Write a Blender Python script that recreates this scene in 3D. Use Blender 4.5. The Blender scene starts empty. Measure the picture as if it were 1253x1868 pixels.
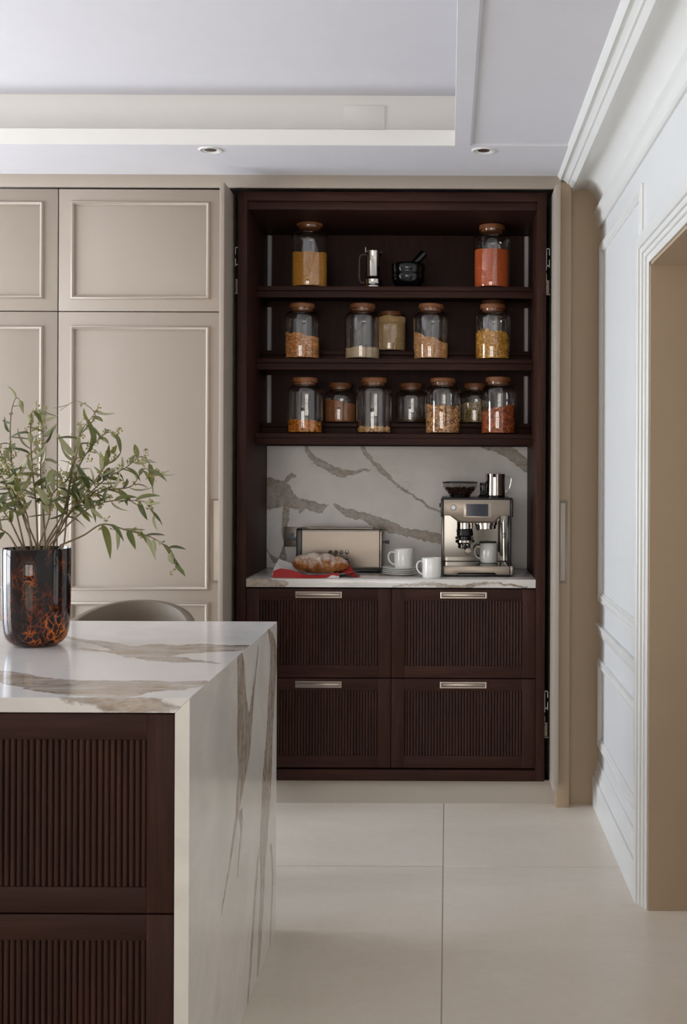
import bpy, bmesh, math, random
import numpy as np
from mathutils import Matrix, Vector

R_ = math.radians
scene = bpy.context.scene
COL = scene.collection

# ------------------------------------------------------------------ camera
FPX, CX, CY, ROLL, CAMH = 2090.0, 817.0, 860.0, 0.004, 1.357
cam_d = bpy.data.cameras.new('camera')
cam_d.sensor_width = 36.0
cam_d.lens = FPX / 1868.0 * 36.0
cam_d.shift_x = -(CX - 626.5) / 1868.0
cam_d.shift_y = -(934.0 - CY) / 1868.0
cam_d.clip_start = 0.05
cam = bpy.data.objects.new('camera', cam_d)
COL.objects.link(cam)
cam.matrix_world = Matrix.Translation((0, 0, CAMH)) @ Matrix.Rotation(R_(90), 4, 'X') @ Matrix.Rotation(ROLL, 4, 'Z')
scene.camera = cam
scene.cycles.transparent_max_bounces = 24

# ------------------------------------------------------------------ world, windows' daylight, exposure
scene.view_settings.view_transform = 'Standard'
scene.view_settings.look = 'None'
scene.view_settings.gamma = 1.0
scene.view_settings.use_curve_mapping = False
scene.view_settings.exposure = 0.31
world = bpy.data.worlds.new('world')
scene.world = world
world.use_nodes = True
world.node_tree.nodes['Background'].inputs[0].default_value = (0.75, 0.85, 1.0, 1)
world.node_tree.nodes['Background'].inputs[1].default_value = 0.6


def area(name, loc, rot, sx, sy, power, color):
    d = bpy.data.lights.new(name, 'AREA')
    d.shape = 'RECTANGLE'
    d.size, d.size_y, d.energy, d.color = sx, sy, power, color
    o = bpy.data.objects.new(name, d)
    COL.objects.link(o)
    o.location = loc
    o.rotation_euler = rot
    return o


COOL = (0.93, 0.965, 1.0)
SKY = (0.77, 0.865, 1.0)
WARM = (1.0, 0.93, 0.84)
# daylight outside the garden doors in the left wall and the windows behind the camera
area('daylight_garden_door', (-4.66, 3.80, 1.20), (0, R_(-90), 0), 2.2, 1.4, 165, SKY)
area('daylight_left_window', (-4.66, 2.40, 1.30), (0, R_(-90), 0), 2.0, 1.1, 86, COOL)
area('daylight_front_window', (-3.05, -7.16, 1.30), (R_(90), 0, 0), 2.1, 2.2, 68, WARM)
area('daylight_front_window_2', (-0.75, -7.16, 1.30), (R_(90), 0, 0), 2.1, 2.2, 68, WARM)
area('hall_fill_light', (1.845, 2.60, 1.35), (0, R_(90), 0), 1.6, 1.2, 5.6, WARM)  # added, unseen fill that brightens the island side through the doorway


# ------------------------------------------------------------------ helpers
def un(px, py):
    dx, dy = px - CX, py - CY
    return dx + ROLL * dy, dy - ROLL * dx


def PX(px, py, Y):
    return un(px, py)[0] * Y / FPX


def PZ(px, py, Y):
    return CAMH - un(px, py)[1] * Y / FPX


def at(px, py, Y):
    return Vector((PX(px, py, Y), Y, PZ(px, py, Y)))


WL = {}


def tag(o, label=None, cat=None, group=None, kind=None):
    if label: o['label'] = label
    if cat: o['category'] = cat
    if group: o['group'] = group
    if kind: o['kind'] = kind
    return o


def thing(name, loc, label, cat, group=None):
    o = bpy.data.objects.new(name, None)
    o.empty_display_size = 0.05
    COL.objects.link(o)
    o.location = loc
    WL[o] = Vector(loc)
    return tag(o, label, cat, group)


def place(mesh, name, loc, parent=None, rot=None):
    """a mesh object at a world position, child of parent"""
    o = bpy.data.objects.new(name, mesh)
    COL.objects.link(o)
    loc = Vector(loc)
    WL[o] = loc
    if parent is not None:
        o.parent = parent
        o.location = loc - WL[parent]
    else:
        o.location = loc
    if rot is not None:
        o.rotation_euler = rot
    return o


class MB:
    def __init__(s):
        s.v, s.f, s.m, s.uv = [], [], [], {}
        s.mi = 0

    def add(s, vs, fs):
        b = len(s.v)
        s.v += [tuple(p) for p in vs]
        s.f += [tuple(i + b for i in f) for f in fs]
        s.m += [s.mi] * len(fs)
        return s

    def box(s, x0, x1, y0, y1, z0, z1):
        x0, x1 = min(x0, x1), max(x0, x1)
        y0, y1 = min(y0, y1), max(y0, y1)
        z0, z1 = min(z0, z1), max(z0, z1)
        return s.add([(x0, y0, z0), (x1, y0, z0), (x1, y1, z0), (x0, y1, z0), (x0, y0, z1), (x1, y0, z1), (x1, y1, z1), (x0, y1, z1)],
                     [(0, 3, 2, 1), (4, 5, 6, 7), (0, 1, 5, 4), (1, 2, 6, 5), (2, 3, 7, 6), (3, 0, 4, 7)])

    def prism(s, poly, axis, a0, a1):
        """closed 2D polygon extruded along an axis; poly in the other two axes (x,y / x,z / y,z order)"""
        n = len(poly)

        def P(p, a):
            return {'x': (a, p[0], p[1]), 'y': (p[0], a, p[1]), 'z': (p[0], p[1], a)}[axis]
        vs = [P(p, a0) for p in poly] + [P(p, a1) for p in poly]
        fs = [(i, (i + 1) % n, n + (i + 1) % n, n + i) for i in range(n)]
        fs += [tuple(range(n))[::-1], tuple(range(n, 2 * n))]
        return s.add(vs, fs)

    def lathe(s, prof, n=32, c=(0, 0, 0), axis='z', cap0=True, cap1=True):
        vs, fs = [], []
        k = len(prof)
        for r, h in prof:
            for j in range(n):
                a = 2 * math.pi * j / n
                x, y = r * math.cos(a), r * math.sin(a)
                p = {'z': (x, y, h), 'y': (x, h, y), 'x': (h, x, y)}[axis]
                vs.append((c[0] + p[0], c[1] + p[1], c[2] + p[2]))
        for i in range(k - 1):
            for j in range(n):
                j2 = (j + 1) % n
                fs.append((i * n + j, i * n + j2, (i + 1) * n + j2, (i + 1) * n + j))
        if cap0 and prof[0][0] > 1e-6: fs.append(tuple(range(n))[::-1])
        if cap1 and prof[-1][0] > 1e-6: fs.append(tuple(range((k - 1) * n, k * n)))
        return s.add(vs, fs)

    def tube(s, pts, rad, n=8, caps=True, closed=False):
        pts = [Vector(p) for p in pts]
        k = len(pts)
        if not hasattr(rad, '__len__'): rad = [rad] * k
        vs, fs = [], []
        up = None
        for i in range(k):
            if closed:
                t = (pts[(i + 1) % k] - pts[i - 1]).normalized()
            else:
                t = (pts[min(i + 1, k - 1)] - pts[max(i - 1, 0)]).normalized()
            if up is None:
                up = t.orthogonal().normalized()
            u = (up - t * up.dot(t)).normalized()
            up = u
            w = t.cross(u)
            for j in range(n):
                a = 2 * math.pi * j / n
                vs.append(pts[i] + (u * math.cos(a) + w * math.sin(a)) * rad[i])
        for i in range(k if closed else k - 1):
            i2 = (i + 1) % k
            for j in range(n):
                j2 = (j + 1) % n
                fs.append((i * n + j, i * n + j2, i2 * n + j2, i2 * n + j))
        if caps and not closed:
            fs.append(tuple(range(n))[::-1])
            fs.append(tuple(range((k - 1) * n, k * n)))
        return s.add(vs, fs)

    def frame(s, o, ux, uy, un_, w, h, prof, closed_back=True):
        """mitred rectangular moulding: outer size w x h from corner o; prof = [(inset, height)] from outer to inner"""
        o, ux, uy, un_ = Vector(o), Vector(ux), Vector(uy), Vector(un_)
        vs, fs = [], []
        for d, t in prof:
            for (a, b) in ((d, d), (w - d, d), (w - d, h - d), (d, h - d)):
                vs.append(o + ux * a + uy * b + un_ * t)
        k = len(prof)
        for i in range(k - 1):
            for j in range(4):
                j2 = (j + 1) % 4
                fs.append((i * 4 + j, i * 4 + j2, (i + 1) * 4 + j2, (i + 1) * 4 + j))
        return s.add(vs, fs)

    def grid(s, fn, nu, nv, wrapu=False):
        vs = [fn(i / (nu if wrapu else nu - 1), j / (nv - 1)) for j in range(nv) for i in range(nu)]
        fs = []
        for j in range(nv - 1):
            for i in range(nu if wrapu else nu - 1):
                i2 = (i + 1) % nu
                fs.append((j * nu + i, j * nu + i2, (j + 1) * nu + i2, (j + 1) * nu + i))
        return s.add(vs, fs)

    def mesh(s, name, mats, origin, bevel=0.0, seg=2, smooth=True, angle=38, uvf=None, fix=True):
        bm = bmesh.new()
        bv = [bm.verts.new((p[0] - origin[0], p[1] - origin[1], p[2] - origin[2])) for p in s.v]
        for f, m in zip(s.f, s.m):
            try:
                bf = bm.faces.new([bv[i] for i in f])
                bf.material_index = m
            except ValueError:
                pass
        if fix:
            bmesh.ops.recalc_face_normals(bm, faces=bm.faces)
        if bevel > 0:
            ed = [e for e in bm.edges if e.is_manifold and e.calc_face_angle(0) > R_(35)]
            bmesh.ops.bevel(bm, geom=ed, offset=bevel, segments=seg, profile=0.5, affect='EDGES', clamp_overlap=True)
        me = bpy.data.meshes.new(name)
        bm.to_mesh(me)
        bm.free()
        for m in (mats if isinstance(mats, (list, tuple)) else [mats]):
            me.materials.append(m)
        if smooth:
            me.polygons.foreach_set('use_smooth', [True] * len(me.polygons))
            me.set_sharp_from_angle(angle=R_(angle))
        if uvf:
            uvl = me.uv_layers.new(name='UVMap')
            for p in me.polygons:
                for li in p.loop_indices:
                    co = me.vertices[me.loops[li].vertex_index].co
                    uvl.data[li].uv = uvf(co[0] + origin[0], co[1] + origin[1], co[2] + origin[2], p.normal)
        return me

    def build(s, name, mats, parent=None, origin=None, **kw):
        if origin is None:
            a = np.array([tuple(p) for p in s.v])
            lo, hi = a.min(0), a.max(0)
            origin = ((lo[0] + hi[0]) / 2, (lo[1] + hi[1]) / 2, lo[2])
        me = s.mesh(name, mats, origin, **kw)
        return place(me, name, origin, parent)


def np_mesh(name, V, F, mat, smooth=True):
    """many small pieces in one mesh, from numpy arrays (V: n x 3, F: m x 3)"""
    me = bpy.data.meshes.new(name)
    me.vertices.add(len(V)); me.vertices.foreach_set('co', V.astype(np.float32).ravel())
    me.loops.add(F.size); me.loops.foreach_set('vertex_index', F.astype(np.int32).ravel())
    me.polygons.add(len(F))
    me.polygons.foreach_set('loop_start', (np.arange(len(F)) * 3).astype(np.int32))
    me.polygons.foreach_set('loop_total', np.full(len(F), 3, np.int32))
    me.materials.append(mat)
    me.update(calc_edges=True)
    if smooth:
        me.polygons.foreach_set('use_smooth', [True] * len(F))
    return me


# ------------------------------------------------------------------ materials
def lin(c):
    return tuple((x / 255 / 12.92) if x / 255 <= 0.04045 else ((x / 255 + 0.055) / 1.055) ** 2.4 for x in c[:3])


def rgba(c):
    return (*lin(c), 1.0)


class NT:
    def __init__(s, name):
        s.mat = bpy.data.materials.new(name)
        s.mat.use_nodes = True
        s.t = s.mat.node_tree
        s.b = s.t.nodes['Principled BSDF']
        s.out = s.t.nodes['Material Output']

    def n(s, typ, **kw):
        nd = s.t.nodes.new('ShaderNode' + typ)
        for k, v in kw.items():
            if k.startswith('i_'):
                s.set(nd.inputs[k[2:].replace('_', ' ')], v)
            else:
                setattr(nd, k, v)
        return nd

    def set(s, sock, v):
        if isinstance(v, bpy.types.NodeSocket):
            s.t.links.new(v, sock)
        else:
            sock.default_value = v

    def math(s, op, a, b=0.0, c=None, clamp=False):
        nd = s.t.nodes.new('ShaderNodeMath')
        nd.operation = op
        nd.use_clamp = clamp
        s.set(nd.inputs[0], a)
        s.set(nd.inputs[1], b)
        if c is not None: s.set(nd.inputs[2], c)
        return nd.outputs[0]

    def mix(s, fac, a, b, blend='MIX'):
        nd = s.t.nodes.new('ShaderNodeMix')
        nd.data_type = 'RGBA'
        nd.blend_type = blend
        s.set(nd.inputs[0], fac)
        s.set(nd.inputs[6], a)
        s.set(nd.inputs[7], b)
        return nd.outputs[2]

    def ramp(s, fac, stops, interp='LINEAR'):
        nd = s.t.nodes.new('ShaderNodeValToRGB')
        nd.color_ramp.interpolation = interp
        e = nd.color_ramp.elements
        while len(e) < len(stops): e.new(0.5)
        for el, (p, c) in zip(e, stops):
            el.position = p
            el.color = c if len(c) == 4 else (*c, 1)
        s.set(nd.inputs[0], fac)
        return nd.outputs[0]

    def pos(s, scale=(1, 1, 1)):
        g = s.t.nodes.new('ShaderNodeNewGeometry')
        mp = s.t.nodes.new('ShaderNodeMapping')
        mp.inputs['Scale'].default_value = scale
        s.t.links.new(g.outputs['Position'], mp.inputs[0])
        return mp.outputs[0]

    def obj(s, scale=(1, 1, 1)):
        g = s.t.nodes.new('ShaderNodeTexCoord')
        mp = s.t.nodes.new('ShaderNodeMapping')
        mp.inputs['Scale'].default_value = scale
        s.t.links.new(g.outputs['Object'], mp.inputs[0])
        return mp.outputs[0]

    def noise(s, vec, scale, detail=3, rough=0.5, dist=0.0, col=False):
        nd = s.t.nodes.new('ShaderNodeTexNoise')
        s.t.links.new(vec, nd.inputs['Vector'])
        nd.inputs['Scale'].default_value = scale
        nd.inputs['Detail'].default_value = detail
        nd.inputs['Roughness'].default_value = rough
        nd.inputs['Distortion'].default_value = dist
        return nd.outputs['Color' if col else 'Fac']

    def bump(s, h, strength=0.2, dist=0.001):
        nd = s.t.nodes.new('ShaderNodeBump')
        nd.inputs['Strength'].default_value = strength
        nd.inputs['Distance'].default_value = dist
        s.t.links.new(h, nd.inputs['Height'])
        s.t.links.new(nd.outputs[0], s.b.inputs['Normal'])

    def base(s, c, rough=0.5, metal=0.0, spec=0.5):
        s.set(s.b.inputs['Base Color'], c)
        s.set(s.b.inputs['Roughness'], rough)
        s.b.inputs['Metallic'].default_value = metal
        s.b.inputs['Specular IOR Level'].default_value = spec
        return s


def paint(name, c, rough=0.5, var=0.05, bump=0.05, scale=9, spec=0.4):
    m = NT(name)
    f = m.noise(m.pos(), scale, 2)
    d = tuple(max(0, x * (1 - var)) for x in lin(c))
    m.base(m.mix(f, (*d, 1), rgba(c)), rough, 0, spec)
    m.bump(m.noise(m.pos(), 220, 2), bump, 0.0006)
    return m.mat


def wood(name, c0, c1, axis='z', rough=0.42, fine=1.0, spec=0.4):
    m = NT(name)
    sc = {'z': (1, 1, 0.045), 'x': (0.045, 1, 1), 'y': (1, 0.045, 1)}[axis]
    p = m.pos(sc)
    g = m.noise(p, 130 * fine, 4, 0.65, 0.3)
    big = m.noise(m.pos(tuple(0.25 if q == 1 else q for q in sc)), 34 * fine, 2, 0.5, 1.2)
    f = m.math('ADD', m.math('MULTIPLY', g, 0.62), m.math('MULTIPLY', big, 0.38))
    col = m.ramp(f, [(0.28, rgba(c0)), (0.5, rgba(tuple((a + b) / 2 for a, b in zip(c0, c1)))), (0.72, rgba(c1))])
    m.base(col, rough, 0, spec)
    m.bump(g, 0.12, 0.0008)
    return m.mat


def metal(name, c, rough, brush=None, aniso=0.0):
    m = NT(name)
    if brush:
        sc = {'x': (0.02, 1, 1), 'z': (1, 1, 0.02)}[brush]
        f = m.noise(m.pos(sc), 900, 2)
        col = m.mix(f, (*[x * 0.88 for x in lin(c)], 1), rgba(c))
        m.base(col, m.math('MULTIPLY_ADD', f, 0.12, rough - 0.06), 1.0)
    else:
        f = m.noise(m.pos(), 30, 2)
        m.base(m.mix(f, (*[x * 0.93 for x in lin(c)], 1), rgba(c)), rough, 1.0)
    return m.mat


def plain(name, c, rough=0.5, var=0.08, scale=60, spec=0.5, coat=0.0):
    m = NT(name)
    f = m.noise(m.pos(), scale, 2)
    m.base(m.mix(f, (*[x * (1 - var) for x in lin(c)], 1), rgba(c)), rough, 0, spec)
    if coat:
        m.b.inputs['Coat Weight'].default_value = coat
        m.b.inputs['Coat Roughness'].default_value = 0.03
    return m.mat


def thin_glass(name, tint=(0.992, 0.99, 0.986), boost=1.0, rough=0.0):
    """clear blown glass wall: Fresnel mix of a see-through and a mirror surface"""
    m = NT(name)
    m.t.nodes.remove(m.b)
    tr = m.n('BsdfTransparent'); tr.inputs[0].default_value = (*tint, 1)
    gl = m.n('BsdfGlossy'); gl.inputs['Roughness'].default_value = rough
    lw = m.n('LayerWeight'); lw.inputs['Blend'].default_value = 0.5
    fr = m.math('MULTIPLY_ADD', m.math('POWER', lw.outputs['Facing'], 5.0), 0.96, 0.04)  # Schlick
    wob = m.noise(m.pos((1, 1, 0.3)), 26, 2)
    bp = m.n('Bump'); bp.inputs['Strength'].default_value = 0.12; bp.inputs['Distance'].default_value = 0.004
    m.t.links.new(wob, bp.inputs['Height'])
    m.t.links.new(bp.outputs[0], gl.inputs['Normal'])
    mx = m.n('MixShader')
    m.t.links.new(m.math('MULTIPLY', fr, boost, clamp=True), mx.inputs[0])
    m.t.links.new(tr.outputs[0], mx.inputs[1]); m.t.links.new(gl.outputs[0], mx.inputs[2])
    m.t.links.new(mx.outputs[0], m.out.inputs[0])
    return m.mat


def pieces(name, cols, rough=0.6, spec=0.3, bump=0.0):
    """loose food: colour differs from piece to piece"""
    m = NT(name)
    g = m.n('NewGeometry')
    k = len(cols)
    col = m.ramp(g.outputs['Random Per Island'], [(i / max(1, k - 1), rgba(c)) for i, c in enumerate(cols)])
    f = m.noise(m.pos(), 500, 2)
    m.base(m.mix(m.math('MULTIPLY', f, 0.15), col, (0.02, 0.012, 0.006, 1)), rough, 0, spec)
    return m.mat


def marble(name, veins, base=(226, 221, 214), tone=1.0, rough=0.12, wob=0.012, streak=(5, 9), smin=0.42, vdark=1.0):
    """white calacatta: each vein follows a curve in the slab's own uv space
    veins: (axis 'u'|'v', [(t, centre)], [(t, half width)])"""
    m = NT(name)
    tc = m.n('TexCoord')
    uv = tc.outputs['UV']
    d1 = m.noise(uv, 7, 3, 0.6, 0, True)
    d2 = m.noise(uv, 38, 4, 0.68, 0, True)
    sep = m.n('SeparateXYZ'); m.t.links.new(uv, sep.inputs[0])
    s1 = m.n('SeparateColor'); m.t.links.new(d1, s1.inputs[0])
    s2 = m.n('SeparateColor'); m.t.links.new(d2, s2.inputs[0])

    def warp(x, a, b):
        q = m.math('MULTIPLY_ADD', m.math('SUBTRACT', a, 0.5), wob * 2.2, x)
        return m.math('MULTIPLY_ADD', m.math('SUBTRACT', b, 0.5), wob * 2.3, q)
    U = warp(sep.outputs[0], s1.outputs[0], s2.outputs[0])
    V = warp(sep.outputs[1], s1.outputs[1], s2.outputs[1])
    best = None
    for axis, cen, wid in veins:
        t, q = (U, V) if axis == 'u' else (V, U)

        def curve(pts, off, scl):
            nd = m.n('FloatCurve')
            c = nd.mapping.curves[0]
            pts = sorted(pts)
            c.points[0].location = (pts[0][0], (pts[0][1] + off) * scl)
            c.points[1].location = (pts[-1][0], (pts[-1][1] + off) * scl)
            for p in pts[1:-1]:
                c.points.new(p[0], (p[1] + off) * scl)
            nd.mapping.extend = 'HORIZONTAL'
            nd.mapping.use_clip = False
            nd.mapping.update()
            m.set(nd.inputs['Value'], t)
            return nd.outputs[0]
        cv = m.math('SUBTRACT', m.math('MULTIPLY', curve(cen, 1.0, 0.25), 4.0), 1.0)
        lo, hi = min(p[0] for p in wid), max(p[0] for p in wid)
        wv = m.math('MULTIPLY', curve(wid, 0.0, 4.0), 0.25)
        d = m.math('SUBTRACT', wv, m.math('ABSOLUTE', m.math('SUBTRACT', q, cv)))
        # ends of the vein
        ins = m.math('MINIMUM', m.math('SUBTRACT', t, lo), m.math('SUBTRACT', hi, t))
        d = m.math('MINIMUM', d, m.math('ADD', ins, 0.002))
        best = d if best is None else m.math('MAXIMUM', best, d)
    # body colour with faint clouds and hairlines
    cl = m.noise(uv, 5, 4, 0.6, 0.6)
    b0, b1 = lin(base), lin(tuple(x * 0.91 for x in base))
    body = m.mix(m.ramp(cl, [(0.35, (0, 0, 0, 1)), (0.7, (1, 1, 1, 1))]), (*b0, 1), (*b1, 1))
    mp = m.n('Mapping'); mp.inputs['Rotation'].default_value = (0, 0, 0.5); mp.inputs['Scale'].default_value = (2.2, 7, 1)
    m.t.links.new(uv, mp.inputs[0])
    hl = m.noise(mp.outputs[0], 3.0, 5, 0.68, 1.0)
    hm = m.ramp(m.math('ABSOLUTE', m.math('SUBTRACT', hl, 0.52)), [(0.0, (1, 1, 1, 1)), (0.018, (0, 0, 0, 1))])
    patch = m.ramp(m.noise(uv, 4.3, 2), [(0.55, (0, 0, 0, 1)), (0.7, (1, 1, 1, 1))])
    hm = m.math('MULTIPLY', m.math('MULTIPLY', hm, patch), 0.35)
    body = m.mix(hm, body, rgba((176, 150, 120)))
    # vein colour: brown rim, grey-tan heart
    vn = m.noise(uv, 14, 4, 0.62, 0.8)
    heart = m.ramp(vn, [(0.3, rgba((146, 138, 129))), (0.48, rgba((170, 160, 147))), (0.6, rgba((156, 134, 110))), (0.75, rgba((184, 176, 165)))])
    rim = m.ramp(m.math('ADD', best, m.math('MULTIPLY_ADD', vn, .012, -.006)), [(0.0, (1, 1, 1, 1)), (0.007, (0.0, 0.0, 0.0, 1))])
    vcol = m.mix(m.math('MULTIPLY', rim, 0.9), heart, rgba((112, 84, 62)))
    mask = m.ramp(m.math('ADD', best, 0.002), [(0.0, (0, 0, 0, 1)), (0.0035, (1, 1, 1, 1))])
    fine = m.noise(uv, 60, 3, 0.6)
    mask = m.math('MULTIPLY', mask, m.math('MULTIPLY_ADD', fine, 0.9, 0.45, clamp=True), clamp=True)
    ms = m.n('Mapping'); ms.inputs['Scale'].default_value = (streak[0], streak[1], 1)
    m.t.links.new(uv, ms.inputs[0])
    stk = m.ramp(m.noise(ms.outputs[0], 2.2, 5, 0.66, 0.9), [(0.36, (smin, smin, smin, 1)), (0.56, (1, 1, 1, 1))])
    mask = m.math('MULTIPLY', mask, stk)
    thread = m.ramp(m.math('ABSOLUTE', m.math('SUBTRACT', m.noise(ms.outputs[0], 2.8, 4, 0.6, 1.2), 0.5)), [(0.0, (1, 1, 1, 1)), (0.02, (0, 0, 0, 1))])
    vcol = m.mix(m.math('MULTIPLY', thread, 0.55), vcol, rgba((122, 92, 66)))
    vcol = m.mix(1.0, vcol, (vdark, vdark * .955, vdark * .89, 1), 'MULTIPLY')
    m.base(m.mix(mask, body, vcol), rough, 0, 0.5)
    return m.mat


M = {}
M['white'] = paint('white_wall_paint', (213, 212, 209), 0.45)
M['ceil'] = paint('white_ceiling_paint', (213, 210, 213), 0.8)
M['cream'] = paint('warm_white_coffer_tone', (232, 228, 220), 0.6)
M['trim'] = paint('white_gloss_trim_paint', (221, 219, 214), 0.32)
M['greige'] = paint('greige_cabinet_lacquer', (166, 153, 140), 0.38, 0.03, 0.03)
M['taupe'] = paint('taupe_wall_paint', (170, 148, 122), 0.6, 0.06)
M['brown'] = paint('deep_brown_wall_paint', (84, 74, 64), 0.7, 0.06)  # for the unseen front wall, made dark to cut bounce onto the island
M['plinth'] = paint('pale_plinth_lacquer', (180, 169, 155), 0.4)
M['dark'] = plain('dark_cavity', (12, 10, 9), 0.8)
M['wood_z'] = wood('dark_walnut_upright', (37, 20, 15), (70, 42, 33), 'z', 0.5, 1.0, 0.15)
M['wood_x'] = wood('dark_walnut_level', (37, 20, 15), (70, 42, 33), 'x', 0.5, 1.0, 0.15)
M['reed'] = wood('dark_walnut_reeds', (34, 17, 12), (72, 42, 31), 'z', 0.45, 0.8, 0.2)
M['lid'] = wood('acacia_lid', (100, 58, 32), (168, 110, 66), 'x', 0.5, 0.7)
M['steel'] = metal('brushed_steel', (158, 147, 136), 0.40, 'x')
M['chrome'] = metal('polished_steel', (214, 208, 200), 0.06)
M['mirror'] = metal('mirror_steel', (116, 113, 108), 0.08)
M['nickel'] = metal('satin_nickel', (182, 170, 160), 0.33, 'x')
M['bronze'] = paint('greige_lacquered_pull', (186, 172, 156), 0.3, 0.05)
M['bronze_frame'] = paint('dark_greige_pull_frame', (132, 117, 102), 0.3, 0.05)  # frame tone darkened; inner shading of the pull is in this colour
M['alu'] = metal('aluminium', (200, 200, 198), 0.35)
M['darksteel'] = metal('dark_steel', (120, 112, 104), 0.25, 'x')
M['black'] = plain('black_plastic', (16, 15, 15), 0.3, 0.1)
M['blackgloss'] = plain('black_polished_stone', (14, 15, 15), 0.12, 0.3, 25)
M['white_china'] = plain('white_china', (238, 236, 230), 0.12, 0.02, 30, 0.5, 0.3)
M['glass'] = thin_glass('clear_jar_glass', boost=1.7)
M['smoke'] = thin_glass('smoked_hopper_plastic', (0.78, 0.76, 0.74))
M['led'] = plain('led_diffuser', (196, 190, 190), 0.35, 0.04)
M['fabric'] = paint('brown_leather', (122, 108, 92), 0.6, 0.1, 0.2, 20)


def fitmat():
    m = NT('porcelain_floor_tile')
    oi = m.n('ObjectInfo')
    a = m.noise(m.pos((0.45, 1.0, 1)), 2.6, 5, 0.6, 0.5)
    b = m.noise(m.pos(), 28, 4, 0.65)
    f = m.math('ADD', m.math('MULTIPLY', a, 0.7), m.math('MULTIPLY', b, 0.3))
    f = m.math('MULTIPLY_ADD', m.math('SUBTRACT', oi.outputs['Random'], 0.5), 0.1, f)
    col = m.ramp(f, [(0.3, rgba((214, 202, 185))), (0.5, rgba((224, 213, 197))), (0.7, rgba((231, 222, 208)))])
    m.base(col, m.math('MULTIPLY_ADD', b, 0.15, 0.24), 0, 0.45)
    m.bump(b, 0.03, 0.001)
    return m.mat


M['tile'] = fitmat()
M['grout'] = plain('grey_grout', (178, 166, 150), 0.9)

# ================================================================== the room
XW = 0.621            # right wall face
YC, YK = 4.63, 4.66   # lacquered door fronts, walnut carcass front
CEIL = 2.55
XLEFT, YFRONT, YBACK = -4.5, -7.0, 5.25


def struct(o):
    o['kind'] = 'structure'
    return o


# floor: grout bed with large porcelain tiles
m = MB().box(XLEFT, 1.9, YFRONT, YBACK, -0.06, -0.0018)
floor = struct(m.build('floor', M['grout']))
TS, JX, JY, G = 1.2, -0.011, 3.936, 0.0018
for i in range(-4, 2):
    for j in range(-10, 2):
        x0, x1 = JX + i * TS, JX + (i + 1) * TS
        y0, y1 = JY + j * TS, JY + (j + 1) * TS
        x0, x1 = max(x0, XLEFT), min(x1, 1.9)
        y0, y1 = max(y0, YFRONT), min(y1, YBACK)
        if x1 - x0 < 0.05 or y1 - y0 < 0.05: continue
        MB().box(x0 + G, x1 - G, y0 + G, y1 - G, -0.0018, 0.0).build('tile', M['tile'], floor, bevel=0.0008, seg=1)

# right wall with the doorway to the hall
DY0, DY1, DZ, WT = 2.40, 3.556, 2.01, 0.34
m = MB()
m.box(XW, XW + WT, DY1, YBACK, 0, 2.8)
m.box(XW, XW + WT, DY0, DY1, DZ, 2.8)
m.box(XW, XW + WT, YFRONT, DY0, 0, 2.8)
struct(m.build('wall_right', M['white']))
# lining of the doorway
m = MB()
m.box(XW + 0.004, XW + WT + 0.01, DY1 - 0.012, DY1, 0, DZ)
m.box(XW + 0.004, XW + WT + 0.01, DY0, DY0 + 0.012, 0, DZ)
m.box(XW + 0.004, XW + WT + 0.01, DY0, DY1, DZ - 0.012, DZ)
struct(m.build('door_1', M['taupe']))
# hall beyond
m = MB()
m.box(1.85, 1.9, 1.2, 2.0, 0, 2.5).box(1.85, 1.9, 3.2, 4.6, 0, 2.5).box(1.85, 1.9, 2.0, 3.2, 0, .55).box(1.85, 1.9, 2.0, 3.2, 2.15, 2.5).box(XW + WT, 1.9, 4.55, 4.6, 0, 2.5).box(XW + WT, 1.9, 1.2, 1.25, 0, 2.5).box(XW + WT, 1.9, 1.2, 4.6, 2.5, 2.55)
struct(m.build('wall_hall', M['taupe']))

# taupe return beside the cabinets, back wall
struct(MB().box(0.47, XW, 4.68, YBACK, 0, 2.56).build('wall_corner', M['taupe']))
struct(MB().box(XLEFT, XW, YBACK, YBACK + 0.05, 0, 2.8).build('wall_back', M['white']))

# left wall with garden door and window, wall behind the camera with two windows
def wall_with_openings(axis, at0, at1, lo, hi, ops, name, mat):
    m = MB()

    def bx(a0, a1, z0, z1):
        if axis == 'x': m.box(at0, at1, a0, a1, z0, z1)
        else: m.box(a0, a1, at0, at1, z0, z1)
    c = lo
    for a0, a1, z0, z1 in ops:
        bx(c, a0, 0, 2.8)
        bx(a0, a1, 0, z0)
        bx(a0, a1, z1, 2.8)
        c = a1
    bx(c, hi, 0, 2.8)
    return struct(m.build(name, mat))


OPL = [(1.85, 2.95, 0.3, 2.3), (3.1, 4.5, 0.1, 2.3)]
OPF = [(-4.1, -2.0, 0.2, 2.4), (-1.8, 0.3, 0.2, 2.4)]
wall_with_openings('x', XLEFT - 0.15, XLEFT, YFRONT, YBACK, OPL, 'wall_left', M['white'])
wall_with_openings('y', YFRONT - 0.15, YFRONT, XLEFT, XW, OPF, 'wall_front', M['brown'])
wn = 0
for axis, ops in (('x', OPL), ('y', OPF)):
    for a0, a1, z0, z1 in ops:
        wn += 1
        m = MB()

        def bar(b0, b1, c0, c1):
            if axis == 'x': m.box(XLEFT - 0.10, XLEFT - 0.05, b0, b1, c0, c1)
            else: m.box(b0, b1, YFRONT - 0.10, YFRONT - 0.05, c0, c1)
        for q in (a0, a1 - 0.06, (a0 + a1) / 2 - 0.035): bar(q, q + 0.06, z0, z1)
        for q in (z0, z1 - 0.06): bar(a0, a1, q, q + 0.06)
        bar(a0, a1, z0 + (z1 - z0) * 0.68, z0 + (z1 - z0) * 0.68 + 0.03)
        struct(m.build('window_%d' % wn, M['trim']))

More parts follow.
